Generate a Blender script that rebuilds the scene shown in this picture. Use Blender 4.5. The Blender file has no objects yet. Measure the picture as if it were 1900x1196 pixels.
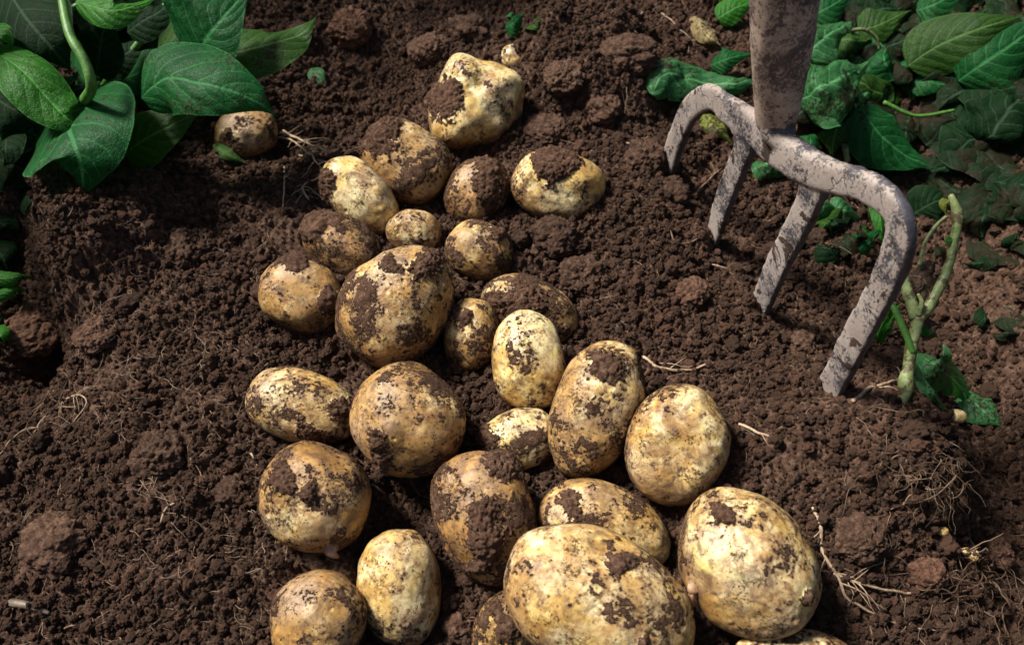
import bpy, bmesh, math, random
import numpy as np
from mathutils import Vector, Matrix
random.seed(4); RNG = np.random.default_rng(11)
R = math.radians
scn = bpy.context.scene
col = scn.collection

# ---------------------------------------------------------------- camera, world, sun, exposure
CAM_H = 0.55; TILT = R(35); FPX = 1900/1.2; PW, PH = 1900, 1196
cam_d = bpy.data.cameras.new('camera'); cam = bpy.data.objects.new('camera', cam_d); col.objects.link(cam)
cam.location = (0, 0, CAM_H); cam.rotation_euler = (TILT, 0, 0)
cam_d.lens = 30; cam_d.sensor_width = 36; cam_d.clip_start = 0.01; cam_d.clip_end = 500
cam_d.dof.use_dof = True; cam_d.dof.focus_distance = 0.60; cam_d.dof.aperture_fstop = 9
scn.camera = cam
SUN_EL, SUN_AZ = R(52), R(-62)      # azimuth measured from +Y towards +X
w = bpy.data.worlds.new('World'); scn.world = w; w.use_nodes = True
nt = w.node_tree; bg = nt.nodes['Background']
sky = nt.nodes.new('ShaderNodeTexSky'); sky.sky_type = 'NISHITA'; sky.sun_disc = False
sky.sun_elevation = SUN_EL; sky.sun_rotation = SUN_AZ; sky.air_density = 1.2; sky.dust_density = 3.0; sky.ozone_density = 0.6
nt.links.new(sky.outputs[0], bg.inputs[0]); bg.inputs[1].default_value = 0.05
sd = bpy.data.lights.new('sun', 'SUN'); sun = bpy.data.objects.new('sun', sd); col.objects.link(sun)
sd.energy = 5.0; sd.angle = R(12); sd.color = (1.0, 0.95, 0.87)
S = Vector((math.cos(SUN_EL)*math.sin(SUN_AZ), math.cos(SUN_EL)*math.cos(SUN_AZ), math.sin(SUN_EL)))
sun.rotation_euler = S.to_track_quat('Z', 'Y').to_euler(); sun.location = S*3
scn.view_settings.view_transform = 'Standard'; scn.view_settings.look = 'None'
scn.view_settings.exposure = 0.5; scn.view_settings.gamma = 1.0
scn.render.engine = 'CYCLES'

# ---------------------------------------------------------------- numeric helpers
def hsh(ix, iy, iz, s):
    h = (ix.astype(np.int64)*374761393 + iy.astype(np.int64)*668265263 + iz.astype(np.int64)*2147483647 + s*1274126177) & 0xffffffff
    h = ((h ^ (h >> 13))*1274126177) & 0xffffffff
    h = ((h ^ (h >> 15))*2246822519) & 0xffffffff
    return ((h ^ (h >> 16)) & 0xffffff)/float(0xffffff)
def vnoise(p, s=0):                       # value noise in -1..1, p (N,3)
    i = np.floor(p).astype(np.int64); f = p-i; f = f*f*f*(f*(f*6-15)+10)
    r = 0
    for dx in (0, 1):
        wx = f[:, 0] if dx else 1-f[:, 0]
        for dy in (0, 1):
            wy = f[:, 1] if dy else 1-f[:, 1]
            for dz in (0, 1):
                wz = f[:, 2] if dz else 1-f[:, 2]
                r = r + wx*wy*wz*hsh(i[:, 0]+dx, i[:, 1]+dy, i[:, 2]+dz, s)
    return r*2-1
def fbm(p, o=4, s=0, g=0.5):
    a, t, r = 1.0, 0.0, 0
    for k in range(o):
        r = r + a*vnoise(p*(2.03**k)+k*17.3, s+k); t += a; a *= g
    return r/t
def vnoise2(x, y, s=0):
    ix = np.floor(x).astype(np.int64); iy = np.floor(y).astype(np.int64); fx = x-ix; fy = y-iy
    fx = fx*fx*(3-2*fx); fy = fy*fy*(3-2*fy); z = np.zeros_like(ix)
    a = hsh(ix, iy, z, s); b = hsh(ix+1, iy, z, s); c = hsh(ix, iy+1, z, s); d = hsh(ix+1, iy+1, z, s)
    return ((a*(1-fx)+b*fx)*(1-fy)+(c*(1-fx)+d*fx)*fy)*2-1
def fbm2(x, y, o=4, s=0, g=0.5):
    a, t, r = 1.0, 0.0, 0
    for k in range(o):
        r = r + a*vnoise2(x*2.03**k+k*7.7, y*2.03**k+k*3.1, s+k); t += a; a *= g
    return r/t
def domes2(x, y, cell, s, rmin=.45, rmax=.85):   # heights of scattered round crumbs, in cells
    ux, uy = x/cell, y/cell; ix = np.floor(ux).astype(np.int64); iy = np.floor(uy).astype(np.int64); best = np.full(x.shape, -1.0)
    for dx in (-1, 0, 1):
        for dy in (-1, 0, 1):
            cx, cy = ix+dx, iy+dy; z = np.zeros_like(cx)
            px = cx+hsh(cx, cy, z, s); py = cy+hsh(cx, cy, z, s+1)
            r = rmin+(rmax-rmin)*hsh(cx, cy, z, s+2); zz = hsh(cx, cy, z, s+3)*0.5
            d2 = (ux-px)**2+(uy-py)**2
            best = np.maximum(best, np.where(d2 < r*r, zz+np.sqrt(np.maximum(r*r-d2, 0)), -1.0))
    return np.maximum(best, 0.0)
def domes3(p, cell, s, rmin=.45, rmax=.85):
    u = p/cell; i = np.floor(u).astype(np.int64); best = np.zeros(len(p))
    for dx in (-1, 0, 1):
        for dy in (-1, 0, 1):
            for dz in (-1, 0, 1):
                c = [i[:, 0]+dx, i[:, 1]+dy, i[:, 2]+dz]
                q = np.stack([c[k]+hsh(c[0], c[1], c[2], s+k) for k in range(3)], 1)
                r = rmin+(rmax-rmin)*hsh(c[0], c[1], c[2], s+4)
                d2 = ((u-q)**2).sum(1)
                best = np.maximum(best, np.sqrt(np.maximum(r*r-d2, 0)))
    return best
def sst(a, b, x):
    t = np.clip((x-a)/(b-a), 0, 1); return t*t*(3-2*t)

UP = np.array([0, math.cos(TILT), math.sin(TILT)]); BK = np.array([0, -math.sin(TILT), math.cos(TILT)]); RT = np.array([1., 0, 0]); ORG = np.array([0, 0, CAM_H])
def ray(px, py):
    return (px-950)/FPX*RT-(py-598)/FPX*UP-BK
def pz(px, py, z=0.0):                    # the point of height z seen at a photo pixel
    d = ray(px, py); return ORG+d*((z-CAM_H)/d[2])
def pxs(p):                               # metres per photo pixel at a point
    return float(-np.dot(np.asarray(p)-ORG, BK))/FPX

def catmull(P, n):
    P = np.asarray(P, float)
    if len(P) == 2: return P[0]+(P[1]-P[0])*np.linspace(0, 1, n)[:, None]
    Q = np.vstack([2*P[0]-P[1], P, 2*P[-1]-P[-2]]); out = []
    for t in np.linspace(0, len(P)-1-1e-9, n):
        k = int(t); f = t-k; a, b, c, d = Q[k:k+4]
        out.append(.5*((2*b)+(c-a)*f+(2*a-5*b+4*c-d)*f*f+(3*b-a-3*c+d)*f**3))
    return np.array(out)

# ---------------------------------------------------------------- object helpers
def mesh_obj(name, V, F, mat=None, parent=None, smooth=True, attrs=None, uv=None, loc=None, link=True):
    V = np.asarray(V, np.float32)
    if loc is not None: V = V-np.asarray(loc, np.float32)
    me = bpy.data.meshes.new(name)
    F = np.asarray(F, np.int32); n, k = F.shape
    me.vertices.add(len(V)); me.vertices.foreach_set('co', V.ravel())
    me.loops.add(n*k); me.loops.foreach_set('vertex_index', F.ravel())
    me.polygons.add(n); me.polygons.foreach_set('loop_start', np.arange(0, n*k, k, dtype=np.int32))
    me.polygons.foreach_set('loop_total', np.full(n, k, np.int32))
    me.polygons.foreach_set('use_smooth', np.full(n, smooth))
    me.update(calc_edges=True)
    for a, d in (attrs or {}).items():
        at = me.attributes.new(a, 'FLOAT', 'POINT'); at.data.foreach_set('value', np.asarray(d, np.float32))
    if uv is not None:
        l = me.uv_layers.new(name='UVMap'); l.data.foreach_set('uv', np.asarray(uv, np.float32)[F.ravel()].ravel())
    if mat: me.materials.append(mat)
    o = bpy.data.objects.new(name, me)
    if loc is not None: o.location = [float(c) for c in loc]
    if link: col.objects.link(o)
    if parent is not None: attach(o, parent)
    return o
def attach(o, parent):
    pl = Vector(o.location)-Vector(parent.location); o.parent = parent; o.location = pl
def empty(name, loc):
    o = bpy.data.objects.new(name, None); col.objects.link(o); o.location = [float(c) for c in loc]; o.empty_display_size = .02; return o
def tag(o, label=None, cat=None, group=None, kind=None):
    if label: o['label'] = label
    if cat: o['category'] = cat
    if group: o['group'] = group
    if kind: o['kind'] = kind
    return o
_ico = {}
def ico(n):
    if n not in _ico:
        bm = bmesh.new(); bmesh.ops.create_icosphere(bm, subdivisions=n, radius=1)
        _ico[n] = (np.array([v.co[:] for v in bm.verts]), np.array([[v.index for v in f.verts] for f in bm.faces])); bm.free()
    return _ico[n]
def tube(P, rad, seg=8, rough=0.0, seed=0, caps=True):
    P = np.asarray(P, float); n = len(P); rad = np.broadcast_to(rad, (n,)) if np.ndim(rad) == 0 else np.interp(np.linspace(0, 1, n), np.linspace(0, 1, len(rad)), rad)
    T = np.gradient(P, axis=0); T /= np.linalg.norm(T, axis=1)[:, None]+1e-12
    a = np.array([0.3, 0.2, 1.0]); a = a-T[0]*a.dot(T[0]); a /= np.linalg.norm(a); V = []
    for i in range(n):
        a = a-T[i]*a.dot(T[i]); a /= np.linalg.norm(a)+1e-12; b = np.cross(T[i], a)
        for k in range(seg):
            th = 2*math.pi*k/seg; V.append(P[i]+rad[i]*(math.cos(th)*a+math.sin(th)*b))
    V = np.array(V)
    if rough:
        d = V-np.repeat(P, seg, axis=0); V = V+d*(rough*fbm(V/(rad.mean()*2.5)+seed*5.1, 3, seed))[:, None]
    F = [[i*seg+k, i*seg+(k+1) % seg, (i+1)*seg+(k+1) % seg, (i+1)*seg+k] for i in range(n-1) for k in range(seg)]
    if caps:
        c0 = len(V); V = np.vstack([V, P[:1]-T[0]*rad[0]*.4, P[-1:]+T[-1]*rad[-1]*.4])
        F += [[(k+1) % seg, k, c0, c0] for k in range(seg)]+[[(n-1)*seg+k, (n-1)*seg+(k+1) % seg, c0+1, c0+1] for k in range(seg)]
    return V, F
def merge(parts):
    V, F, o = [], [], 0
    for v, f in parts:
        V.append(v); F.append(np.asarray(f)+o); o += len(v)
    return np.vstack(V), np.vstack(F)
def tri_fix(o):                            # drops the doubled corner of cap quads
    me = o.data; bm = bmesh.new(); bm.from_mesh(me)
    bmesh.ops.remove_doubles(bm, verts=bm.verts, dist=1e-7); bm.to_mesh(me); bm.free(); return o

# ---------------------------------------------------------------- materials
def newmat(name):
    m = bpy.data.materials.new(name); m.use_nodes = True; t = m.node_tree; return m, t, t.nodes['Principled BSDF']
def N(t, typ, **kw):
    n = t.nodes.new(typ)
    for k, v in kw.items():
        if k in n.inputs: n.inputs[k].default_value = v
        else: setattr(n, k, v)
    return n
def noise(t, vec, scale, detail=4, rough=.55, dist=0.0):
    n = N(t, 'ShaderNodeTexNoise', Scale=scale, Detail=detail, Roughness=rough, Distortion=dist); t.links.new(vec, n.inputs['Vector']); return n.outputs['Fac']
def ramp(t, fac, stops, interp='LINEAR'):
    r = t.nodes.new('ShaderNodeValToRGB'); r.color_ramp.interpolation = interp; e = r.color_ramp.elements
    while len(e) < len(stops): e.new(0.5)
    for i, (p, c) in enumerate(stops):
        e[i].position = p; e[i].color = (c, c, c, 1) if np.isscalar(c) else (*c, 1)
    t.links.new(fac, r.inputs[0]); return r.outputs[0]
def mix(t, fac, a, b, mode='MIX'):
    m = t.nodes.new('ShaderNodeMix'); m.data_type = 'RGBA'; m.blend_type = mode
    for sock, v in ((m.inputs[0], fac), (m.inputs[6], a), (m.inputs[7], b)):
        if isinstance(v, bpy.types.NodeSocket): t.links.new(v, sock)
        elif np.isscalar(v): sock.default_value = v
        else: sock.default_value = (*v, 1)
    return m.outputs[2]
def mth(t, op, a, b=0.0, clamp=False):
    m = t.nodes.new('ShaderNodeMath'); m.operation = op; m.use_clamp = clamp
    for i, v in enumerate((a, b)):
        if isinstance(v, bpy.types.NodeSocket): t.links.new(v, m.inputs[i])
        else: m.inputs[i].default_value = v
    return m.outputs[0]
def bump(t, h, dist, strength=1.0, prev=None):
    b = N(t, 'ShaderNodeBump', Distance=dist, Strength=strength); t.links.new(h, b.inputs['Height'])
    if prev: t.links.new(prev, b.inputs['Normal'])
    return b.outputs[0]
def coords(t, kind='Object'):
    return t.nodes.new('ShaderNodeTexCoord').outputs[kind]

SOIL_A, SOIL_B, SOIL_C = (0.027, 0.0130, 0.0074), (0.092, 0.050, 0.0305), (0.190, 0.116, 0.076)
def soil_color(t, vec, k=1.0):
    a = noise(t, vec, 9, 5, .6); b = noise(t, vec, 240, 4, .7)
    c1 = ramp(t, b, [(.34, SOIL_A), (.5, SOIL_B), (.66, SOIL_C)])
    c2 = mix(t, ramp(t, a, [(.35, 0.0), (.65, .7)]), c1, mix(t, .6, c1, (0.110, 0.060, 0.044)))
    return c2
def make_soil(name, tint=None):
    m, t, p = newmat(name); v = coords(t)
    c = soil_color(t, v)
    if tint: 
        oi = t.nodes.new('ShaderNodeObjectInfo')
        c = mix(t, 1.0, c, ramp(t, oi.outputs['Random'], [(0, (.65, .62, .6)), (.6, (1, 1, 1)), (1, (1.45, 1.3, 1.25))]), 'MULTIPLY')
    t.links.new(c, p.inputs['Base Color']); p.inputs['Roughness'].default_value = .92; p.inputs['Specular IOR Level'].default_value = .25
    b = bump(t, noise(t, v, 1300, 4, .75), .0011, .9); b = bump(t, noise(t, v, 420, 4, .65), .0020, .8, b)
    t.links.new(b, p.inputs['Normal']); return m
M_SOIL = make_soil('dark_crumbly_soil'); M_CRUMB = make_soil('soil_crumb', True)

def make_potato():
    m, t, p = newmat('earthy_potato_skin'); v = coords(t)
    oi = t.nodes.new('ShaderNodeObjectInfo'); off = N(t, 'ShaderNodeVectorMath', operation='ADD'); t.links.new(v, off.inputs[0])
    sc = N(t, 'ShaderNodeVectorMath', operation='SCALE'); sc.inputs['Scale'].default_value = 7.0
    comb = t.nodes.new('ShaderNodeCombineXYZ'); t.links.new(oi.outputs['Random'], comb.inputs[0]); t.links.new(oi.outputs['Random'], comb.inputs[1]); t.links.new(comb.outputs[0], sc.inputs[0]); t.links.new(sc.outputs[0], off.inputs[1]); v = off.outputs[0]
    at = t.nodes.new('ShaderNodeAttribute'); at.attribute_name = 'dirt'; dirt = at.outputs['Fac']
    tn = t.nodes.new('ShaderNodeAttribute'); tn.attribute_type = 'OBJECT'; tn.attribute_name = 'tan'; tan = tn.outputs['Fac']
    # clean skin: cream, yellow and pale green areas
    n0 = noise(t, v, 28, 4, .6, .6)
    skin = ramp(t, n0, [(.32, (.68, .44, .12)), (.44, (.84, .62, .23)), (.55, (.92, .80, .47)), (.68, (.80, .65, .20))])
    # brown earthy film, streaked
    n1 = noise(t, v, 34, 6, .68, 1.1); n2 = noise(t, v, 170, 5, .7, .3)
    f = mth(t, 'ADD', mth(t, 'MULTIPLY', n1, .65), mth(t, 'MULTIPLY', n2, .35))
    f = mth(t, 'ADD', f, mth(t, 'MULTIPLY', tan, .16))
    st = t.nodes.new('ShaderNodeAttribute'); st.attribute_name = 'underside'
    f = mth(t, 'ADD', f, mth(t, 'MULTIPLY', st.outputs['Fac'], .16))  # film deepens where the skin faces down
    f = mth(t, 'ADD', f, mth(t, 'MULTIPLY', mth(t, 'SUBTRACT', tan, .3), .14))
    film = ramp(t, f, [(.39, 0.0), (.48, .42), (.57, .84), (.72, .97)])
    n3 = noise(t, v, 22, 3, .5)
    filmc = ramp(t, n3, [(.35, (.24, .102, .020)), (.50, (.42, .212, .052)), (.64, (.35, .210, .112))])
    c = mix(t, film, skin, filmc)
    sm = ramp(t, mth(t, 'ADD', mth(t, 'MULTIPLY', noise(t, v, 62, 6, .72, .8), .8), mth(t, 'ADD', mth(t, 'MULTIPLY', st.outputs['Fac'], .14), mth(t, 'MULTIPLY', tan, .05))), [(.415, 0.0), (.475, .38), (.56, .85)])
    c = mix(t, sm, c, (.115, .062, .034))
    sme = t.nodes.new('ShaderNodeAttribute'); sme.attribute_name = 'smear'
    sf = ramp(t, mth(t, 'ADD', sme.outputs['Fac'], mth(t, 'MULTIPLY', mth(t, 'SUBTRACT', n2, .5), 1.2)), [(.15, 0.0), (.55, .42), (.95, .86)])
    c = mix(t, sf, c, ramp(t, n3, [(.35, (.17, .078, .024)), (.65, (.20, .115, .062))]))
    # pores and specks of soil
    vo = N(t, 'ShaderNodeTexVoronoi', Scale=260.0); t.links.new(v, vo.inputs['Vector'])
    sp = ramp(t, mth(t, 'ADD', vo.outputs['Distance'], mth(t, 'MULTIPLY', noise(t, v, 60, 3), .5)), [(.36, .75), (.43, 0.0)])
    c = mix(t, sp, c, (.10, .055, .026))
    n4 = noise(t, v, 520, 5, .75); n5 = noise(t, v, 45, 4, .6, .5)
    g = mth(t, 'ADD', mth(t, 'MULTIPLY', n4, .6), mth(t, 'MULTIPLY', n5, .55))
    g = mth(t, 'ADD', g, mth(t, 'MULTIPLY', tan, .05))
    spk = ramp(t, g, [(.640, 0.0), (.70, .88)])
    c = mix(t, spk, c, (.042, .024, .015))
    soil = soil_color(t, v)
    d2 = ramp(t, mth(t, 'ADD', dirt, mth(t, 'MULTIPLY', mth(t, 'SUBTRACT', n4, .5), 1.5)), [(.30, 0.0), (.44, .55), (.66, 1.0)])
    soil = mix(t, ramp(t, dirt, [(.45, 1.0), (.95, 0.0)]), soil, (.105, .058, .034))
    c = mix(t, d2, c, soil)
    halo = ramp(t, mth(t, 'ADD', dirt, mth(t, 'MULTIPLY', mth(t, 'SUBTRACT', n2, .5), 1.3)), [(.08, 0.0), (.34, .8)])
    c = mix(t, mth(t, 'MULTIPLY', halo, mth(t, 'SUBTRACT', 1.0, d2)), c, (.13, .075, .038))
    t.links.new(c, p.inputs['Base Color'])
    allD = mth(t, 'MAXIMUM', d2, spk)
    ro = ramp(t, mth(t, 'ADD', mth(t, 'MULTIPLY', film, .6), allD, True), [(0, .34), (.5, .50), (1, .95)])
    t.links.new(ro, p.inputs['Roughness'])
    sp2 = ramp(t, allD, [(0, .5), (1, .12)]); t.links.new(sp2, p.inputs['Specular IOR Level'])
    p.inputs['Subsurface Weight'].default_value = 0.0
    b = bump(t, noise(t, v, 420, 5, .7), .00035, .6); b = bump(t, mth(t, 'ADD', d2, mth(t, 'MULTIPLY', spk, .7)), .0007, .8, b); b = bump(t, mth(t, 'MULTIPLY', noise(t, v, 1100, 3, .7), d2), .0012, .9, b)
    b = bump(t, noise(t, v, 70, 3, .5), .0012, .2, b)
    t.links.new(b, p.inputs['Normal']); return m
M_POT = make_potato()

def make_leaf(name, dark, paler, under, spots=0.35, rot=0.0, rough=.50, spec=.22):
    m, t, p = newmat(name); v = coords(t)
    uvn = t.nodes.new('ShaderNodeUVMap'); sx = t.nodes.new('ShaderNodeSeparateXYZ'); t.links.new(uvn.outputs[0], sx.inputs[0])
    uu = sx.outputs[0]; av = mth(t, 'ABSOLUTE', mth(t, 'SUBTRACT', mth(t, 'MULTIPLY', sx.outputs[1], 2.0), 1.0))
    wob = mth(t, 'MULTIPLY', mth(t, 'SUBTRACT', noise(t, v, 60, 2), .5), .35)
    ph = mth(t, 'ADD', mth(t, 'SUBTRACT', mth(t, 'MULTIPLY', uu, 7.5), mth(t, 'MULTIPLY', mth(t, 'POWER', av, 1.15), 2.2)), wob)
    fr = mth(t, 'MULTIPLY', mth(t, 'ABSOLUTE', mth(t, 'SUBTRACT', mth(t, 'FRACT', mth(t, 'ADD', ph, 10.0)), .5)), 2.0)
    side = mth(t, 'MULTIPLY', ramp(t, fr, [(.86, 0.0), (.95, 1.0)]), mth(t, 'SUBTRACT', 1.0, mth(t, 'MULTIPLY', av, .65)))
    midv = ramp(t, mth(t, 'MULTIPLY', av, mth(t, 'SUBTRACT', 1.35, uu)), [(.022, 1.0), (.05, 0.0)])
    vf = mth(t, 'MAXIMUM', mth(t, 'MULTIPLY', side, .75), midv)
    n0 = noise(t, v, 30, 4, .6); n1 = noise(t, v, 300, 4, .7)
    c = ramp(t, n0, [(.32, dark), (.68, paler)])  # random mottling between two leaf tones
    geo = t.nodes.new('ShaderNodeNewGeometry'); c = mix(t, mth(t, 'MULTIPLY', geo.outputs['Backfacing'], .6), c, under)
    vo = N(t, 'ShaderNodeTexVoronoi', Scale=330.0, feature='DISTANCE_TO_EDGE'); t.links.new(v, vo.inputs['Vector'])
    net = ramp(t, vo.outputs['Distance'], [(0.0, 1.0), (.09, 0.0)])
    c = mix(t, mth(t, 'MULTIPLY', net, .14), c, tuple(min(1, x*2.1+.01) for x in paler))
    c = mix(t, mth(t, 'MAXIMUM', mth(t, 'MULTIPLY', vf, .75), ramp(t, av, [(.955, 0.0), (.99, .5)])), c, tuple(min(1, x*2.1+.035) for x in paler))  # paler veins; thin margin lightened to imitate edge light
    if rot:
        r = ramp(t, noise(t, v, 38, 5, .65, 1.0), [(.60-rot*.25, 0.0), (.66-rot*.22, .85)])
        c = mix(t, r, c, (.018, .014, .007))
    if spots:
        s = ramp(t, mth(t, 'ADD', mth(t, 'MULTIPLY', noise(t, v, 330, 4, .7), .65), mth(t, 'MULTIPLY', noise(t, v, 28, 3), .5)), [(.69-spots*.12, 0.0), (.715-spots*.12, .9)])
        c = mix(t, s, c, (.028, .017, .010))
    t.links.new(c, p.inputs['Base Color']); p.inputs['Roughness'].default_value = rough; p.inputs['Specular IOR Level'].default_value = spec
    hb = mth(t, 'SUBTRACT', mth(t, 'MULTIPLY', n1, .3), mth(t, 'MULTIPLY', net, .5))
    dome = mth(t, 'SUBTRACT', mth(t, 'POWER', mth(t, 'SUBTRACT', 1.0, fr), .6), mth(t, 'MULTIPLY', midv, .8)); b = bump(t, hb, .0005, .6); b = bump(t, dome, .0010, .38, b); b = bump(t, noise(t, v, 130, 4, .6), .0028, .55, b); t.links.new(b, p.inputs['Normal'])
    tr = t.nodes.new('ShaderNodeBsdfTranslucent'); tc = mix(t, 1.0, c, (1.5, 1.9, .5), 'MULTIPLY'); t.links.new(tc, tr.inputs[0])
    ms = t.nodes.new('ShaderNodeMixShader'); ms.inputs[0].default_value = .30; out = t.nodes['Material Output']
    t.links.new(p.outputs[0], ms.inputs[1]); t.links.new(tr.outputs[0], ms.inputs[2]); t.links.new(ms.outputs[0], out.inputs[0]); return m
M_LEAF = {
 'teal': make_leaf('deep_green_leaf', (.004, .050, .011), (.011, .100, .022), (.025, .12, .03), .30, 0, .5, .15),
 'dark': make_leaf('dark_green_leaf', (.0025, .015, .004), (.006, .028, .007), (.010, .034, .011), .1, 0, .65, .10),  # near-black green, also stands in for shade in the heap
 'bright': make_leaf('bright_green_leaf', (.014, .095, .008), (.034, .165, .013), (.05, .16, .03), .05),
 'olive': make_leaf('olive_leaf_underside', (.012, .042, .004), (.028, .080, .008), (.028, .07, .010), .1, 0, .55),
 'wilt': make_leaf('wilted_green_leaf', (.018, .090, .026), (.050, .175, .058), (.08, .20, .09), .5, .2, .42),
 'rot': make_leaf('rotting_shaded_leaf', (.0035, .013, .004), (.009, .029, .008), (.012, .028, .009), .6, .5, .6, .12),  # decay, with greens darkened further in place of shade over the heap
 'yellow': make_leaf('yellowing_leaf', (.10, .13, .018), (.19, .21, .035), (.2, .22, .06), .5, .4, .5),
 'dry': make_leaf('dried_tan_leaf', (.16, .115, .05), (.32, .25, .12), (.3, .22, .11), .5, .2, .8),
 'brown': make_leaf('withered_brown_leaf', (.060, .036, .024), (.13, .085, .055), (.11, .07, .05), .4, .3, .8),
}
def make_stem(name, a, b, spots=.0, brown=0.0):
    m, t, p = newmat(name); v = coords(t)
    mp = N(t, 'ShaderNodeMapping'); mp.inputs['Scale'].default_value = (1, 1, .25); t.links.new(v, mp.inputs[0])
    c = ramp(t, noise(t, mp.outputs[0], 160, 4, .6), [(.35, a), (.65, b)])
    if spots: c = mix(t, ramp(t, noise(t, v, 120, 5, .7), [(.62-spots*.1, 0.0), (.66-spots*.1, .85)]), c, (.07, .035, .02))
    t.links.new(c, p.inputs['Base Color']); p.inputs['Roughness'].default_value = .5
    t.links.new(bump(t, noise(t, v, 420, 4, .6), .0006, .6), p.inputs['Normal']); return m
M_STEM = make_stem('green_stem', (.045, .14, .018), (.09, .22, .035))
M_STUB = make_stem('pale_broken_stem', (.10, .15, .04), (.27, .31, .13), 1.1)
M_ROOT = make_stem('pale_root', (.12, .072, .042), (.30, .20, .125), .3)
M_ROOTD = make_stem('brown_root', (.060, .034, .020), (.125, .075, .045), .3)
M_ROOTP = make_stem('cream_root', (.22, .14, .085), (.48, .35, .23), .2)
M_TWIG = make_stem('grey_twig_bark', (.09, .065, .045), (.17, .13, .095), .3)

def make_fork():
    m, t, p = newmat('mud_caked_steel'); v = coords(t)
    ed = t.nodes.new('ShaderNodeAttribute'); ed.attribute_name = 'bare'; bare = ed.outputs['Fac']
    n1 = noise(t, v, 45, 6, .65); n2 = noise(t, v, 420, 6, .8)
    mud = ramp(t, n1, [(.3, (.27, .215, .185)), (.55, (.40, .335, .295)), (.75, (.52, .45, .40))])
    steel = ramp(t, noise(t, v, 200, 4, .6), [(.35, (.030, .030, .042)), (.65, (.085, .085, .115))])
    k = mth(t, 'ADD', mth(t, 'MULTIPLY', n2, .66), mth(t, 'MULTIPLY', noise(t, v, 90, 5, .6), .38)); k = mth(t, 'ADD', k, mth(t, 'MULTIPLY', bare, .17)); k = mth(t, 'ADD', k, mth(t, 'MULTIPLY', mth(t, 'SUBTRACT', noise(t, v, 26, 3, .5), .5), .42))
    sp = ramp(t, k, [(.515, 0.0), (.585, .88)])
    c = mix(t, sp, mud, steel)
    dk = ramp(t, noise(t, v, 42, 5, .6, .4), [(.61, 0.0), (.63, 1.0)])
    c = mix(t, dk, c, (.055, .032, .021))
    cr = N(t, 'ShaderNodeTexVoronoi', Scale=32.0, feature='DISTANCE_TO_EDGE'); dist = N(t, 'ShaderNodeVectorMath', operation='ADD'); 
    nn = N(t, 'ShaderNodeTexNoise', Scale=60.0); t.links.new(v, nn.inputs['Vector']); s2 = N(t, 'ShaderNodeVectorMath', operation='SCALE'); s2.inputs['Scale'].default_value = .02; t.links.new(nn.outputs['Color'], s2.inputs[0]); t.links.new(v, dist.inputs[0]); t.links.new(s2.outputs[0], dist.inputs[1]); t.links.new(dist.outputs[0], cr.inputs['Vector'])
    crk = mth(t, 'MULTIPLY', ramp(t, cr.outputs['Distance'], [(0, 1.0), (.014, 0.0)]), ramp(t, noise(t, v, 20, 2), [(.5, 0.0), (.56, 1.0)]))
    c = mix(t, mth(t, 'MULTIPLY', crk, .7), c, (.07, .05, .04))
    t.links.new(c, p.inputs['Base Color'])
    t.links.new(ramp(t, sp, [(0, .9), (1, .42)]), p.inputs['Roughness']); t.links.new(mth(t, 'MULTIPLY', sp, .55), p.inputs['Metallic'])
    b = bump(t, mth(t, 'SUBTRACT', 1.0, sp), .0005, .7); b = bump(t, noise(t, v, 700, 4, .7), .0005, .6, b); b = bump(t, dk, .0012, .8, b); b = bump(t, mth(t, 'SUBTRACT', 1.0, crk), .001, .7, b); t.links.new(b, p.inputs['Normal']); return m
M_FORK = make_fork()
def make_wood():
    m, t, p = newmat('dirty_ash_handle'); v = coords(t)
    mp = N(t, 'ShaderNodeMapping'); mp.inputs['Scale'].default_value = (1, 1, .12); t.links.new(v, mp.inputs[0])
    g = noise(t, mp.outputs[0], 220, 6, .7); n2 = noise(t, v, 34, 6, .7, .6)
    c = ramp(t, g, [(.3, (.045, .031, .033)), (.6, (.12, .085, .080)), (.8, (.20, .15, .135))])
    mud = ramp(t, noise(t, v, 120, 5, .6), [(.3, (.36, .26, .20)), (.7, (.56, .43, .35))])
    k = mth(t, 'ADD', mth(t, 'MULTIPLY', n2, .5), mth(t, 'MULTIPLY', noise(t, v, 420, 6, .8), .5)); sep = t.nodes.new('ShaderNodeSeparateXYZ'); t.links.new(v, sep.inputs[0]); k = mth(t, 'SUBTRACT', k, mth(t, 'MULTIPLY', mth(t, 'SUBTRACT', sep.outputs[2], .20), .5))
    c = mix(t, ramp(t, k, [(.47, 0.0), (.52, .95)]), c, mud)
    c = mix(t, ramp(t, noise(t, v, 260, 5, .75), [(.60, 0.0), (.66, .8)]), c, (.035, .028, .035))
    t.links.new(c, p.inputs['Base Color']); p.inputs['Roughness'].default_value = .6
    b = bump(t, k, .0012, .6); b = bump(t, g, .0008, .5, b); t.links.new(b, p.inputs['Normal']); return m
M_WOOD = make_wood()

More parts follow.
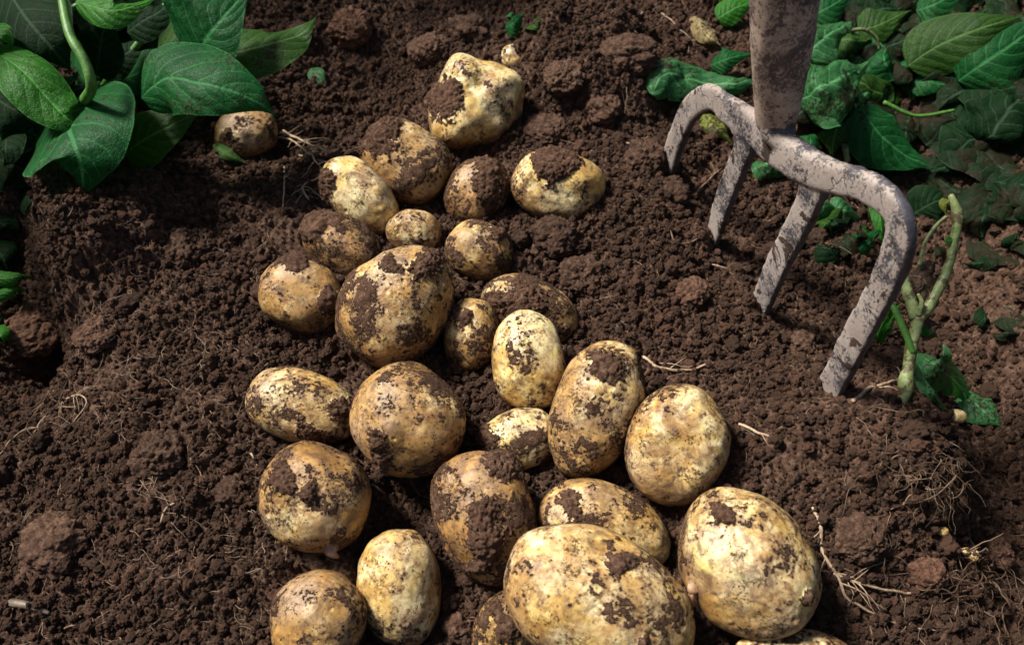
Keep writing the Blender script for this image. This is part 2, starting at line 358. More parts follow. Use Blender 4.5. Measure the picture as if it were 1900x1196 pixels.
# ---------------------------------------------------------------- potatoes: layout (photo px, then placed in space)
# cx, cy, a, b, angle(deg, y up), taper, up(priority / lift in own radii), dirt, tan, caps[(dx,dy,r)] in units of a (image axes, y down), label
POT = [
 dict(n=1, c=(953,108), a=26, b=25, ang=70, lift=.1, dirt=-.3, tan=0, lab='tiny yellow potato showing as a sliver beside the big clod, behind the knobbly potato'),
 dict(n=2, c=(884,196), a=92, b=74, ang=30, lift=.45, dirt=-.12, tan=.05, knob=[(-.24,-.62,.36,.32),(-.42,.56,.34,.32),(.62,-.34,.36,.22),(.5,.5,.34,.14)], dim=[(-.5,.05),(.1,-.25),(.25,.35)], caps=[(-.55,.06,.46),(-.9,-.15,.3)], lab='large knobbly pale potato with a hollow full of soil, farthest of the big ones'),
 dict(n=3, c=(752,303), a=90, b=76, ang=-38, lift=.55, dirt=.02, tan=.45, caps=[(-.42,-.36,.52)], lab='round pinkish potato with a thick cap of soil, just below the knobbly pale potato'),
 dict(n=4, c=(886,357), a=72, b=57, ang=52, lift=.45, dirt=.24, tan=.7, caps=[(.15,-.1,.55),(.3,-.6,.4)], lab='orange-brown oval potato almost wholly smeared with soil, between two soil-capped potatoes'),
 dict(n=5, c=(1036,345), a=88, b=68, ang=-8, lift=.6, dirt=-.10, tan=.1, caps=[(-.15,-.38,.50),(.2,-.45,.35)], dim=[(.62,.2)], lab='yellow oval potato with soily back and deep eye, rightmost of the upper group'),
 dict(n=6, c=(667,364), a=88, b=56, ang=-50, lift=.7, dirt=-.14, tan=.05, caps=[(-.72,-.15,.32)], lab='yellow-green oval potato below the tuft of pale roots, soil on its left side'),
 dict(n=7, c=(768,431), a=51, b=42, ang=-10, lift=.45, dirt=-.02, tan=.2, lab='small round yellow potato with soil spots, just above the big egg-shaped potato'),
 dict(n=8, c=(891,467), a=66, b=55, ang=-28, lift=.5, dirt=.02, tan=.25, caps=[(.55,-.45,.3)], lab='rounded potato with pale middle, just above right of the big egg-shaped potato'),
 dict(n=9, c=(738,563), a=124, b=100, ang=50, taper=-.13, lift=.8, dirt=.02, tan=.3, caps=[(.45,-.62,.33),(-.1,-.62,.18)], lab='big egg-shaped potato with soil smears, largest of the upper pile'),
 dict(n=10, c=(636,456), a=80, b=58, ang=-33, lift=.42, dirt=.14, tan=.75, caps=[(-.6,-.4,.4)], lab='dull pinkish-brown potato half buried in soil, at upper left of the egg-shaped potato'),
 dict(n=11, c=(559,549), a=84, b=69, ang=-28, lift=.45, dirt=.0, tan=.45, caps=[(0,-.68,.35),(.75,.1,.3)], lab='orange-tan potato with a soil crust on top, leftmost in the upper half of the pile'),
 dict(n=12, c=(985,577), a=98, b=60, ang=-24, lift=.35, dirt=.18, tan=.35, caps=[(-.1,-.1,.42),(-.7,-.2,.3)], lab='soil-coated long potato half hidden behind the clean upright pale one'),
 dict(n=13, c=(875,621), a=70, b=52, ang=84, lift=.55, dirt=.0, tan=.3, caps=[(-.05,-.5,.2)], lab='small upright oval potato between the egg-shaped potato and the clean pale one'),
 dict(n=14, c=(980,670), a=96, b=71, ang=97, taper=-.03, lift=.85, dirt=-.12, tan=.0, lab='clean pale yellow upright potato standing in the middle of the pile'),
 dict(n=15, c=(563,753), a=110, b=69, ang=-17, taper=-.03, lift=.45, dirt=.02, tan=.2, caps=[(.2,.45,.3),(.7,.0,.3)], lab='long yellow speckled potato lying sideways, leftmost of the pile'),
 dict(n=16, c=(758,778), a=111, b=102, ang=-50, lift=.75, dirt=-.05, tan=.5, caps=[(-.42,.28,.22),(-.34,.55,.2)], lab='large round tan potato with one dark vertical soil smear, centre of the pile'),
 dict(n=17, c=(1105,762), a=134, b=86, ang=68, taper=.02, lift=.8, dirt=.0, tan=.3, caps=[(.1,-.58,.26)], lab='long upright potato leaning right, touching the pale rounded one on its right'),
 dict(n=18, c=(1257,825), a=116, b=92, ang=72, taper=.0, lift=.75, dirt=-.08, tan=.25, lab='pale rounded upright potato at the right edge of the pile, above the biggest pale one'),
 dict(n=19, c=(587,920), a=108, b=100, ang=-30, lift=.65, dirt=-.02, tan=.4, caps=[(-.38,-.42,.26),(.05,-.2,.16)], stolon=(.40,.82), lab='round glossy potato with a dark soil ring and a pinkish stalk stub below'),
 dict(n=20, c=(962,815), a=76, b=60, ang=20, lift=.25, dirt=.03, tan=.0, caps=[(-.75,-.1,.35)], lab='whitish potato sunk in soil below the clean pale upright one'),
 dict(n=21, c=(900,960), a=131, b=96, ang=-72, taper=-.02, lift=.7, dirt=.14, tan=.75, caps=[(.05,.2,.36),(.0,-.15,.3),(.3,-.75,.34),(-.05,.5,.25)], lab='brown oval potato with thick soil down its front, left of the biggest potato'),
 dict(n=22, c=(1122,980), a=128, b=82, ang=-26, lift=.35, dirt=.0, tan=.3, caps=[(-.55,-.5,.25),(.1,.45,.4)], lab='flat wide potato half hidden behind the biggest potato'),
 dict(n=23, c=(1106,1114), a=192, b=126, ang=-26, taper=.02, lift=1.1, dirt=-.08, tan=.25, caps=[(.18,-.5,.16),(.35,.2,.09)], lab='biggest potato, wide and yellow, lying at the bottom centre of the photo'),
 dict(n=24, c=(1388,1040), a=146, b=124, ang=-58, taper=.06, lift=.8, dirt=-.14, tan=.2, caps=[(.5,.22,.13),(-.42,-.7,.14)], lab='big smooth pale potato with a flap of peeling skin, lower right of the pile'),
 dict(n=25, c=(742,1087), a=109, b=80, ang=-80, taper=.02, lift=.6, dirt=-.08, tan=.12, lab='upright greenish-yellow potato with fine black specks near the bottom edge'),
 dict(n=26, c=(592,1146), a=94, b=90, ang=0, lift=.55, dirt=-.10, tan=.5, lab='round tan potato cut by the bottom edge, leftmost in the bottom row'),
 dict(n=27, c=(938,1168), a=80, b=62, ang=70, lift=.2, dirt=.08, tan=.3, caps=[(.1,-.2,.5)], lab='soil-covered potato tucked under the left end of the biggest potato'),
 dict(n=28, c=(1478,1224), a=118, b=58, ang=-4, lift=.95, dirt=-.1, tan=.3, lab='yellow potato showing only its top at the bottom edge, under the smooth pale one'),
 dict(n=29, c=(457,247), a=61, b=48, ang=12, lift=.55, dirt=-.06, tan=.5, caps=[(-.35,.1,.2)], dim=[(.3,.3)], lab='yellow potato lying apart under the drooping green leaf'),
 dict(n=30, c=(1035,40), a=34, b=18, ang=-25, lift=.1, dirt=.0, tan=.9, lab='small tan potato buried at the far edge behind the big clod'),
 dict(n=31, c=(1776,772), a=17, b=14, ang=-15, lift=.9, dirt=-.3, tan=.1, lab='bean-sized cream potato on the root ball beside the fallen leaf'),
 dict(n=32, c=(1728,764), a=13, b=10, ang=-25, lift=.5, dirt=-.2, tan=.0, lab='tiny white tuber at the foot of the broken stem'),
]
# large ground relief: px, py, sx px, sy px, angle deg, height
RELIEF = [
 (0,570,75,110,20,-.070),(-10,430,60,60,0,-.04),(150,440,160,90,10,.020),(330,700,170,170,0,.014),(10,980,120,90,0,-.018),(60,1180,150,80,0,-.01),
 (620,200,130,70,15,-.035),(680,90,120,60,0,-.015),(880,20,160,50,0,.012),
 (1190,450,90,150,0,.020),(1180,330,60,80,0,.008),(1420,640,160,150,0,.006),(1470,900,150,130,0,.022),
 (1680,830,110,75,0,.034),(1760,900,80,70,0,.012),(1915,700,120,330,0,-.085),(1700,300,180,150,0,-.030),(1870,1150,120,90,0,-.012),  # right-edge drop shaped deeper so the mound throws it into shade
 (1340,330,140,80,0,-.020),(760,1000,60,80,0,-.016),(720,960,60,60,0,-.012),(850,900,60,80,0,-.012),(1230,1000,40,60,0,-.014),
 (1230,290,22,20,0,.010),(1300,430,22,18,0,.009),(1375,585,26,20,0,.010),(1490,715,30,24,0,.010),(1575,740,26,22,0,.008),(560,300,120,60,20,.012),(457,280,60,30,0,-.008),(780,1170,300,60,0,-.012),
]
def relief(x, y):
    z = np.zeros_like(x)
    for px, py, sx, sy, an, hh in RELIEF:
        c = pz(px, py, 0.0); m = pxs(c); k = -ray(px, py)[2]; k = abs(k)/np.linalg.norm(ray(px, py))
        ax, ay = sx*m, sy*m/max(k, .3); a = R(an); dx = x-c[0]; dy = y-c[1]
        u = dx*math.cos(a)+dy*math.sin(a); v = -dx*math.sin(a)+dy*math.cos(a)
        z = z+hh*np.exp(-.5*((u/ax)**2+(v/ay)**2))
    return z
PLATEAU = [(185,420,165,100,-12,.034),(1105,128,128,88,-4,.046),(25,580,55,60,0,-.03)]
def plateau(x, y):                       # steep-edged blocks of unbroken earth
    z = np.zeros_like(x); X = x+.022*fbm2(x*22, y*22, 4, 121, .6); Y = y+.022*fbm2(x*22, y*22, 4, 141, .6)
    for px, py, sx, sy, an, hh in PLATEAU:
        c = pz(px, py, 0.0); m = pxs(c); k = abs(ray(px, py)[2])/np.linalg.norm(ray(px, py)); ax, ay = sx*m, sy*m/k; a = R(an); dx = X-c[0]; dy = Y-c[1]
        u = dx*math.cos(a)+dy*math.sin(a); v = -dx*math.sin(a)+dy*math.cos(a); z = z+hh*np.exp(-((u/ax)**2+(v/ay)**2)**2.5)*(1+.35*fbm2(x*30, y*30, 3, 151))
    return z
def s1(f, x, y): return float(f(np.array([x]), np.array([y]))[0])
for q in POT:
    d = ray(*q['c']); t = CAM_H/-d[2]
    for _ in range(25):
        p = ORG+d*t; rad = q['b']*t/FPX; z = s1(relief, p[0], p[1])+q['lift']*rad
        t += .6*((z-p[2])/d[2])
    q['d'] = d; q['t'] = t; th = R(q['ang'])
    q['e1'] = RT*math.cos(th)+UP*math.sin(th); q['e2'] = -RT*math.sin(th)+UP*math.cos(th); q['e3'] = BK
def prad(q, u):
    m = q['t']/FPX; a, b = q['a']*m, q['b']*m; c = b*.93
    return 1/math.sqrt((u.dot(q['e1'])/a)**2+(u.dot(q['e2'])/b)**2+(u.dot(q['e3'])/c)**2)
for it in range(160):                    # settle overlapping neighbours: the nearer slides up, the other down
    for i, a in enumerate(POT):
        for b in POT[i+1:]:
            pa, pb = ORG+a['d']*a['t'], ORG+b['d']*b['t']; u = pb-pa; D = np.linalg.norm(u); u /= D
            need = .90*(prad(a, u)+prad(b, u))
            if D < need:
                s = (need-D)*.25
                if a['lift'] > b['lift']: a['t'] -= s*.35; b['t'] += s*.65
                else: a['t'] += s*.65; b['t'] -= s*.35
for q in POT:
    q['P'] = ORG+q['d']*q['t']; q['m'] = q['t']/FPX; q['r'] = q['b']*q['m']
    q['g'] = q['P'][2]-q['r']*max(.15, min(q['lift'], .62))

# ---------------------------------------------------------------- ground height
def base_h(x, y):
    z = relief(x, y); W = np.zeros_like(x); A = np.zeros_like(x)
    for q in POT:
        if q['a'] < 20: continue
        s = q['r']*1.0; wgt = np.exp(-.5*((x-q['P'][0])**2+(y-q['P'][1])**2)/s**2)
        W += wgt; A += wgt*(q['g']-s1(relief, q['P'][0], q['P'][1]))
    return z+A/np.maximum(W, .6)*np.minimum(1, W*1.0)
def ground_h(x, y):
    X = x+.006*fbm2(x*60, y*60, 2, 71); Y = y+.006*fbm2(x*60, y*60, 2, 93)
    z = base_h(X, Y)+plateau(x, y)
    z = z+.010*fbm2(x*9, y*9, 3, 5)+.006*fbm2(x*32, y*32, 3, 9)
    wx = x+.0025*fbm2(x*220, y*220, 3, 21); wy = y+.0025*fbm2(x*220, y*220, 3, 31)
    big = sst(-.1, .5, fbm2(x*14, y*14, 2, 41)); mid = sst(-.25, .3, fbm2(x*25, y*25, 2, 47))
    z = z+.0075*big*domes2(wx, wy, .024, 3, .25, .7)
    z = z+.0040*(.25+.75*mid)*domes2(wx, wy, .0100, 13)
    fm = .45+.75*sst(-.35, .35, fbm2(x*11+5, y*11, 3, 61)); k1 = .0010*fbm2(x*700, y*700, 2, 3); k2 = .0010*fbm2(x*700, y*700, 2, 6)
    z = z+.0062*(1.3-fm*.6)*np.abs(fbm2(wx*150, wy*150, 5, 67, .6))+.0026*fm*domes2(wx+k1, wy+k2, .0046, 23)+.0026*domes2(wx+k1, wy-k2, .0027, 33)
    z = z+.0016*fbm2(x*420, y*420, 3, 51)+.0012*fbm2(x*1000, y*1000, 2, 53)
    return z-.0085
X0, X1, Y0, Y1, ST = -.68, .72, .02, 1.08, .00125
def axis(a, b):
    core = np.arange(a, b, ST); out = []; d = ST
    p = 0.0
    while p < 30: d *= 1.22; p += d; out.append(p)
    out = np.array(out); return np.concatenate([(a-out)[::-1], core, core[-1]+out])
gx, gy = axis(X0, X1), axis(Y0, Y1)
GX, GY = np.meshgrid(gx, gy); GZ = np.zeros_like(GX)
for i in range(0, len(gy), 64):
    GZ[i:i+64] = ground_h(GX[i:i+64].ravel(), GY[i:i+64].ravel()).reshape(GX[i:i+64].shape)
nx, ny = len(gx), len(gy)
idx = np.arange(nx*ny).reshape(ny, nx)
F = np.stack([idx[:-1, :-1].ravel(), idx[:-1, 1:].ravel(), idx[1:, 1:].ravel(), idx[1:, :-1].ravel()], 1)
g = mesh_obj('ground', np.stack([GX.ravel(), GY.ravel(), GZ.ravel()], 1), F, M_SOIL); tag(g, kind='structure')
def hz(x, y):
    x = np.atleast_1d(np.asarray(x, float)); y = np.atleast_1d(np.asarray(y, float))
    i = np.clip(np.searchsorted(gx, x)-1, 0, nx-2); j = np.clip(np.searchsorted(gy, y)-1, 0, ny-2)
    fx = np.clip((x-gx[i])/(gx[i+1]-gx[i]), 0, 1); fy = np.clip((y-gy[j])/(gy[j+1]-gy[j]), 0, 1)
    return (GZ[j, i]*(1-fx)+GZ[j, i+1]*fx)*(1-fy)+(GZ[j+1, i]*(1-fx)+GZ[j+1, i+1]*fx)*fy
def pg(px, py, up=0.0):                  # the ground point seen at a photo pixel, raised
    d = ray(px, py); t = .45
    for _ in range(400):
        p = ORG+d*t
        if p[2] <= hz(p[0], p[1])[0]+up: break
        t += .002
    return p

# ---------------------------------------------------------------- build potatoes
def build_potato(q):
    a, b = q['a']*q['m'], q['b']*q['m']; c = b*.93
    U, Fc = ico(7 if q['a'] > 85 else 6 if q['a'] > 30 else 5)
    s = q['n']*3.71; u = U.copy()
    k = 1+q.get('taper', 0)*u[:, 0]
    sq = 1-.05*(np.abs(u)**4).sum(1)+.02
    p = np.stack([u[:, 0]*a, u[:, 1]*b*k, u[:, 2]*c*k], 1)*sq[:, None]
    n = U/np.array([a, b, c]); n /= np.linalg.norm(n, axis=1)[:, None]
    r = b
    irr = .065 if q['n'] != 2 else .12
    p = p+n*(r*irr*fbm(U*1.25+s, 2, q['n'])[:, None]*1.6)+n*(r*.018*fbm(U*4+s, 3, q['n']+9)[:, None])
    ang = R(q['ang']); ca, sa = math.cos(ang), math.sin(ang)
    ix, iy = (u[:, 0]*a*ca-u[:, 1]*b*sa)/a, -(u[:, 0]*a*sa+u[:, 1]*b*ca)/a     # image axes, y down, units of a
    fr = sst(-.1, .3, u[:, 2])
    for kx, ky, kr, kh in q.get('knob', []):
        g_ = np.exp(-((ix-kx)**2+(iy-ky)**2)/kr**2)*sst(-.5, .4, u[:, 2]); p = p+n*(g_*kh*a)[:, None]
    rr = random.Random(q['n'])
    dims = [(x_, y_, .17, .05) for x_, y_ in q.get('dim', [])]+[(rr.uniform(-.8, .8), rr.uniform(-.7, .7), rr.uniform(.03, .06), rr.uniform(.010, .022)) for _ in range(8)]
    for kx, ky, kr, kh in dims:
        d2 = (ix-kx)**2+(iy-ky)**2; p = p-n*((np.exp(-d2/kr**2)-.35*np.exp(-d2/(kr*2.2)**2))*kh*a*1.3)[:, None]*fr[:, None]
    # soil stuck to the skin
    dv = rr.uniform(0, 3.14); dv = np.array([math.cos(dv), math.sin(dv), .2]); ps = p-np.outer(p@dv, dv)*.55; w1 = fbm(p/.022+s, 3, 3); w2 = fbm(ps/rr.uniform(.0055, .010)+s+.5*fbm(p/.004+s, 2, 44)[:, None], 5, 4, .66); w3 = fbm(p/.0020+s, 3, 5, .7)
    f = .42*w1+.45*w2+.28*w3+q['dirt']*.9+.03+.05*sst(.3, .9, np.abs(u[:, 1])); stuck = sst(.07, .30, f)
    capf = np.zeros(len(p))
    for kx, ky, kr in q.get('caps', []):
        d = np.sqrt((ix-kx)**2+(iy-ky)**2)/kr; capf = np.maximum(capf, 1-d+.50*w1+.65*w2+.3*w3)
    capf = np.where(u[:, 2] > -.2, capf, 0); cap = sst(.14, .30, capf)
    thick = sst(.15, .9, capf)
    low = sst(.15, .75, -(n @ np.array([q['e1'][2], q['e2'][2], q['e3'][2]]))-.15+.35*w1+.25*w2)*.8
    dirt = np.maximum(np.maximum(stuck*.95, cap), low); underside = np.clip(.5-(n @ np.array([q['e1'][2], q['e2'][2], q['e3'][2]]))*.9, 0, 1)
    dm = domes3(p, .0042, 7) if q['a'] > 30 else np.zeros(len(p)); dm2 = domes3(p, .0024, 17)
    disp = stuck*.00035*(1+w3)+cap*(.0004+.0019*thick+.0016*dm*(.4+thick)+.0010*dm2)+low*.0006*(dm2)
    p = p+n*disp[:, None]
    M = np.stack([q['e1'], q['e2'], q['e3']], 0)
    o = mesh_obj('potato', p @ M+q['P'], Fc, M_POT, loc=q['P'], attrs={'dirt': dirt, 'underside': underside, 'smear': np.maximum(sst(-.16, .20, f+.10*w3), sst(-.35, .25, capf-.25)*.9)})
    tag(o, q['lab'], 'potato', 'potatoes dug up and heaped on the soil'); o['tan'] = float(q['tan']); q['o'] = o
    return o
for q in POT: build_potato(q)
# pinkish stalk stub on potato 19, loose skin flap on 24
q = [k for k in POT if k['n'] == 19][0]; st = q['P']+RT*38*q['m']-UP*82*q['m']+BK*q['r']*.42
V, F = tube(catmull([st-BK*.006+UP*.004, st-UP*.003+BK*.001, st-UP*.007+RT*.004+BK*.0]  , 10), [.0075, .0045, .0012], 10, .4, 3)
so = tri_fix(mesh_obj('stalk_stub', V, F, make_stem('pinkish_stub', (.15, .085, .065), (.30, .20, .16)), loc=q['P'])); attach(so, q['o']); 

LATE_SKIN = [k for k in POT if k['n'] == 24][0]
# ---------------------------------------------------------------- clods
def clod(px, py, r, sq, label, mat=None, up=.35, sd_=0, fine=1.0, elong=1.0):
    P = pg(px, py); m = pxs(P); rad = r*m; P = P+np.array([0, 0, rad*up*.6]); U, Fc = ico(6 if r > 30 else 5); s = sd_*9.7+px
    p = U*rad*np.array([elong, 1, sq])*(1+.38*fbm(U*1.4+s, 3, 3)[:, None]+.13*fbm(U*5+s, 3, 5)[:, None])
    p = p+U*(.0028*fine*domes3(p+s, .0050, 3)+.0018*(.3+fine)*domes3(p+s, .0029, 5)+.0009*fbm(p/.0018, 3, 1))[:, None]
    o = mesh_obj('soil_clod', p+P, Fc, M_CRUMB, loc=P); o.rotation_euler = (0, 0, s % 6); tag(o, label, 'clod', 'clods of soil lying on the ground'); return o
CL = [
 (1027,447,38,.8,'round smooth clod below the yellow potato with a deep eye',.6,.35),
 (1078,517,38,.75,'lumpy clod just right of the potato hidden behind the clean pale one',.5,.6),
 (1285,548,26,.8,'small rough clod on the slope left of the fork tines',.5,.8),
 (1250,368,24,.8,'clod at the foot of the farthest fork tine',.4,.8),
 (1010,248,38,.5,'flat purplish clod pressed in beside the knobbly pale potato',.3,.3),
 (795,100,32,.7,'reddish clod behind the knobbly potato, left of the big one',.4,.5),
 (1195,300,34,.9,'smooth-faced clod left of the farthest fork tine',.4,.4),
 (300,850,44,.75,'brown clod casting a shadow on the lower left slope',.5,.6),
 (108,1015,62,.6,'large flat-faced clod near the lower left corner',.4,.35),
 (188,632,36,.8,'squarish clod at the rim of the dark hollow on the left',.5,.6),
 (70,612,52,.5,'broad dim clod in the dark hollow on the left',.3,.6),
 (430,915,26,.7,'small clod left of the glossy round potato with a soil ring',.5,.8),
 (850,1165,22,.8,'small clod between the specked greenish potato and the biggest potato',.5,.4),
 (1432,475,20,.8,'small round clod between the middle fork tines',.5,.5),
 (1490,640,24,.7,'reddish clod left of the nearest fork tine',.4,.5),
 (1655,672,26,.6,'smooth clod between the nearest tine and the broken stem',.3,.3),
 (1340,925,22,.7,'small clod above the smooth pale potato',.4,.8),
 (1590,1000,44,.6,'wide smooth clod right of the smooth pale potato',.2,.4),
 (1760,255,30,.7,'brown clod among the rotting leaves behind the fork',.5,.3),
 (1715,1065,30,.7,'clod under the roots at lower right',.3,.6),
 (870,60,30,.7,'clod near the far edge, left of the small green leaf piece',.4,.8),
 (650,60,36,.7,'clod on the far slope right of the leafy plant',.4,.8),
 (560,70,24,.7,'clod beside the tip of the raised leaf',.4,.8),
 (1835,1020,34,.6,'cracked dim clod at the right edge',.3,.3),
]
for i, (x, y, r, sq, lab, up, fine) in enumerate(CL): clod(x, y, r, sq, lab, up=up, sd_=i, fine=fine)
# big clod behind the knobbly potato and the soil block at left
def big_clod(px, py, rx, ry, rz, up, label, s):
    P = pg(px, py); m = pxs(P); P = P+np.array([0, 0, up]); U, Fc = ico(7)
    blk = np.sign(U)*np.abs(U)**.92
    rv = np.array([rx*m, ry*m, rz*m]); nn = U/rv; nn /= np.linalg.norm(nn, axis=1)[:, None]; p = blk*rv*(1+.42*fbm(U*1.6+s, 3, 3)[:, None]+.12*fbm(U*6+s, 3, 5)[:, None])
    p = p+nn*(.010*fbm(p/.022, 4, 9, .6))[:, None]; dd = .007*domes3(p, .013, 5)*(.3+sst(-.2, .4, fbm(p/.03, 2, 8)))+.0040*domes3(p, .0058, 3)+.0022*domes3(p, .0031, 6)
    p = p+nn*dd[:, None]; o = mesh_obj('soil_clod', p+P, Fc, M_SOIL, loc=P); tag(o, label, 'clod', 'clods of soil lying on the ground')
for i, (x, y, r, sq, lab, up, fine) in enumerate([(1165,110,52,.6,'broad purplish clod on top of the raised block of earth at the far edge',.3,.5),(1045,150,34,.7,'clod on the left shoulder of the raised block of earth behind the upper potatoes',.3,.9),(1120,205,30,.7,'clod at the foot of the raised block of earth behind the upper potatoes',.3,.9),(95,330,34,.6,'clod at the back of the earth block under the leafy plant',.3,.8),(330,470,30,.7,'clod at the right end of the earth block on the left',.3,.8)]): clod(x, y, r, sq, lab, up=up, sd_=i+50, fine=fine)

# ---------------------------------------------------------------- loose crumbs (stuff): crumb shapes instanced on points
src = bpy.data.collections.new('crumb_shapes')
U, Fc = ico(4)
for i in range(8):
    s = i*13.3; p = U*np.array([1, .8+.12*(i % 3), .75])*(1+.42*fbm(U*1.7+s, 3, i)[:, None]+.30*fbm(U*4+s, 2, i+4)[:, None]); p = p+U*(.22*domes3(p+s, .62, i))[:, None]
    o = mesh_obj('soil_crumb', p, Fc, M_CRUMB, link=False); src.objects.link(o)
NC = 480000
x = RNG.uniform(-.68, .72, NC); y = RNG.uniform(.04, 1.06, NC)
keep = np.abs(x) < .30+.42*y; x, y = x[keep], y[keep]
dens = fbm2(x*16, y*16, 3, 77); keep = RNG.uniform(-.75, .35, len(x)) < dens; x, y = x[keep], y[keep]
sc = .0005+.0008*RNG.random(len(x))**1.5+.0030*RNG.random(len(x))**14
sc[RNG.random(len(x)) < .012] *= 2.2
z = hz(x, y)+sc*.45
rot = RNG.uniform(0, 6.28, (len(x), 3))
def stuff_points(name, P, sc, rot, collection, mat):
    me = bpy.data.meshes.new(name); me.vertices.add(len(P)); me.vertices.foreach_set('co', np.asarray(P, np.float32).ravel())
    a = me.attributes.new('size', 'FLOAT', 'POINT'); a.data.foreach_set('value', sc.astype(np.float32))
    a = me.attributes.new('turn', 'FLOAT_VECTOR', 'POINT'); a.data.foreach_set('vector', rot.astype(np.float32).ravel())
    o = bpy.data.objects.new(name, me); col.objects.link(o); me.materials.append(mat)
    ng = bpy.data.node_groups.new(name+'_nodes', 'GeometryNodeTree')
    ng.interface.new_socket('Geometry', in_out='INPUT', socket_type='NodeSocketGeometry'); ng.interface.new_socket('Geometry', in_out='OUTPUT', socket_type='NodeSocketGeometry')
    gi = ng.nodes.new('NodeGroupInput'); go = ng.nodes.new('NodeGroupOutput'); ip = ng.nodes.new('GeometryNodeInstanceOnPoints')
    ci = ng.nodes.new('GeometryNodeCollectionInfo'); ci.inputs[0].default_value = collection; ci.inputs[1].default_value = True; ci.inputs[2].default_value = True
    ip.inputs['Pick Instance'].default_value = True
    n1 = ng.nodes.new('GeometryNodeInputNamedAttribute'); n1.data_type = 'FLOAT'; n1.inputs[0].default_value = 'size'
    n2 = ng.nodes.new('GeometryNodeInputNamedAttribute'); n2.data_type = 'FLOAT_VECTOR'; n2.inputs[0].default_value = 'turn'
    L = ng.links.new
    L(gi.outputs[0], ip.inputs['Points']); L(ci.outputs[0], ip.inputs['Instance']); L(n1.outputs[0], ip.inputs['Scale']); L(n2.outputs[0], ip.inputs['Rotation']); L(ip.outputs[0], go.inputs[0])
    md = o.modifiers.new('scatter', 'NODES'); md.node_group = ng
    return o
o = stuff_points('soil_crumbs', np.stack([x, y, z], 1), sc, rot, src, M_CRUMB); tag(o, 'loose dark brown crumbs of soil strewn over the ground', 'soil crumbs', kind='stuff')

# ---------------------------------------------------------------- garden fork
G1, G4 = pz(1240, 315, .0), pz(1540, 730, .02)
fu = G4-G1; fw = np.array([0, -.12, 1.]); fn = np.cross(fu, fw); fn /= np.linalg.norm(fn)
if fn[0] > 0: fn = -fn                    # towards the left, the muddy face
def fp(px, py):
    d = ray(px, py); return ORG+d*np.dot(G1-ORG, fn)/np.dot(d, fn)
def bar(pts, wid, thick, seg=16, n=40):   # swept rounded flat bar lying in the fork's plane; widths in photo px as seen
    P = catmull([fp(*p) for p in pts], n); T = np.gradient(P, axis=0); T /= np.linalg.norm(T, axis=1)[:, None]
    tt = np.linspace(0, 1, n); ww = np.interp(tt, np.linspace(0, 1, len(wid)), wid); th = np.interp(tt, np.linspace(0, 1, len(thick)), thick); V = []
    for i in range(n):
        s = np.cross(T[i], fn); s /= np.linalg.norm(s); m = pxs(P[i]); hw = ww[i]*m*.5
        for k in range(seg):
            a = 2*math.pi*k/seg; cx, cy = math.cos(a), math.sin(a); e = .42
            V.append(P[i]+s*hw*np.sign(cx)*abs(cx)**e+fn*th[i]*.5*np.sign(cy)*abs(cy)**e)
    F = [[i*seg+k, i*seg+(k+1) % seg, (i+1)*seg+(k+1) % seg, (i+1)*seg+k] for i in range(n-1) for k in range(seg)]
    c0 = len(V); V += [P[0]-T[0]*.001, P[-1]+T[-1]*.001]
    F += [[(k+1) % seg, k, c0, c0] for k in range(seg)]+[[(n-1)*seg+k, (n-1)*seg+(k+1) % seg, c0+1, c0+1] for k in range(seg)]
    return np.array(V), np.array(F), P
TH = .0075
paths = {
 'tine0': ([(1228,345),(1243,300),(1262,243),(1284,200),(1318,180),(1352,200)], [38,44,46,49,50,50], [.006, TH, TH, .008]),
 'tine1': ([(1318,462),(1332,410),(1350,355),(1372,300),(1386,262),(1384,238)], [30,46,50,52,56,92], [.005, .007, TH, .009]),
 'tine2': ([(1392,622),(1408,575),(1440,500),(1480,420),(1506,362),(1508,322)], [36,50,54,58,64,116], [.005, .007, TH, .009]),
 'tine3': ([(1515,775),(1540,722),(1598,610),(1644,520),(1672,442),(1657,382),(1600,343),(1560,330)], [54,58,62,65,68,66,60,58], [.005, .007, .008, .009, .010]),
 'bar': ([(1335,192),(1384,225),(1430,262),(1480,296),(1530,322),(1580,338)], [54,64,78,76,64,56], [.008, .011, .014, .013, .010]),
}
handle_top = ORG+ray(1456, 0)*.500
neck0, neck1 = fp(1462, 272), fp(1441, 212)
parts = []; cl = {}
for k, (pts, wd, th) in paths.items():
    V, F, P = bar(pts, wd, th); parts.append((V, F)); cl[k] = P
V, F = tube(catmull([neck0, fp(1446, 245), neck1], 12), [.007, .0115, .0135], 16); parts.append((V, F))
V, F = merge(parts); o = tri_fix(mesh_obj('fork_tmp', V, F))
rm = o.modifiers.new('r', 'REMESH'); rm.mode = 'VOXEL'; rm.voxel_size = .0013; sm = o.modifiers.new('s', 'SMOOTH'); sm.factor = .6; sm.iterations = 7
dg = bpy.context.evaluated_depsgraph_get(); me = bpy.data.meshes.new_from_object(o.evaluated_get(dg)); bpy.data.objects.remove(o)
nv = len(me.vertices); V = np.empty(nv*3); me.vertices.foreach_get('co', V); V = V.reshape(-1, 3); nr = np.empty(nv*3); me.vertices.foreach_get('normal', nr); nr = nr.reshape(-1, 3)
me.calc_loop_triangles(); T3 = np.empty(len(me.loop_triangles)*3, np.int32); me.loop_triangles.foreach_get('vertices', T3); T3 = T3.reshape(-1, 3)
patch = sst(.12, .3, fbm(V/.02, 3, 8)); V = V+nr*(.0006*fbm(V/.008, 4, 2)+.00035*fbm(V/.0025, 3, 6)+.0005*patch)[:, None]
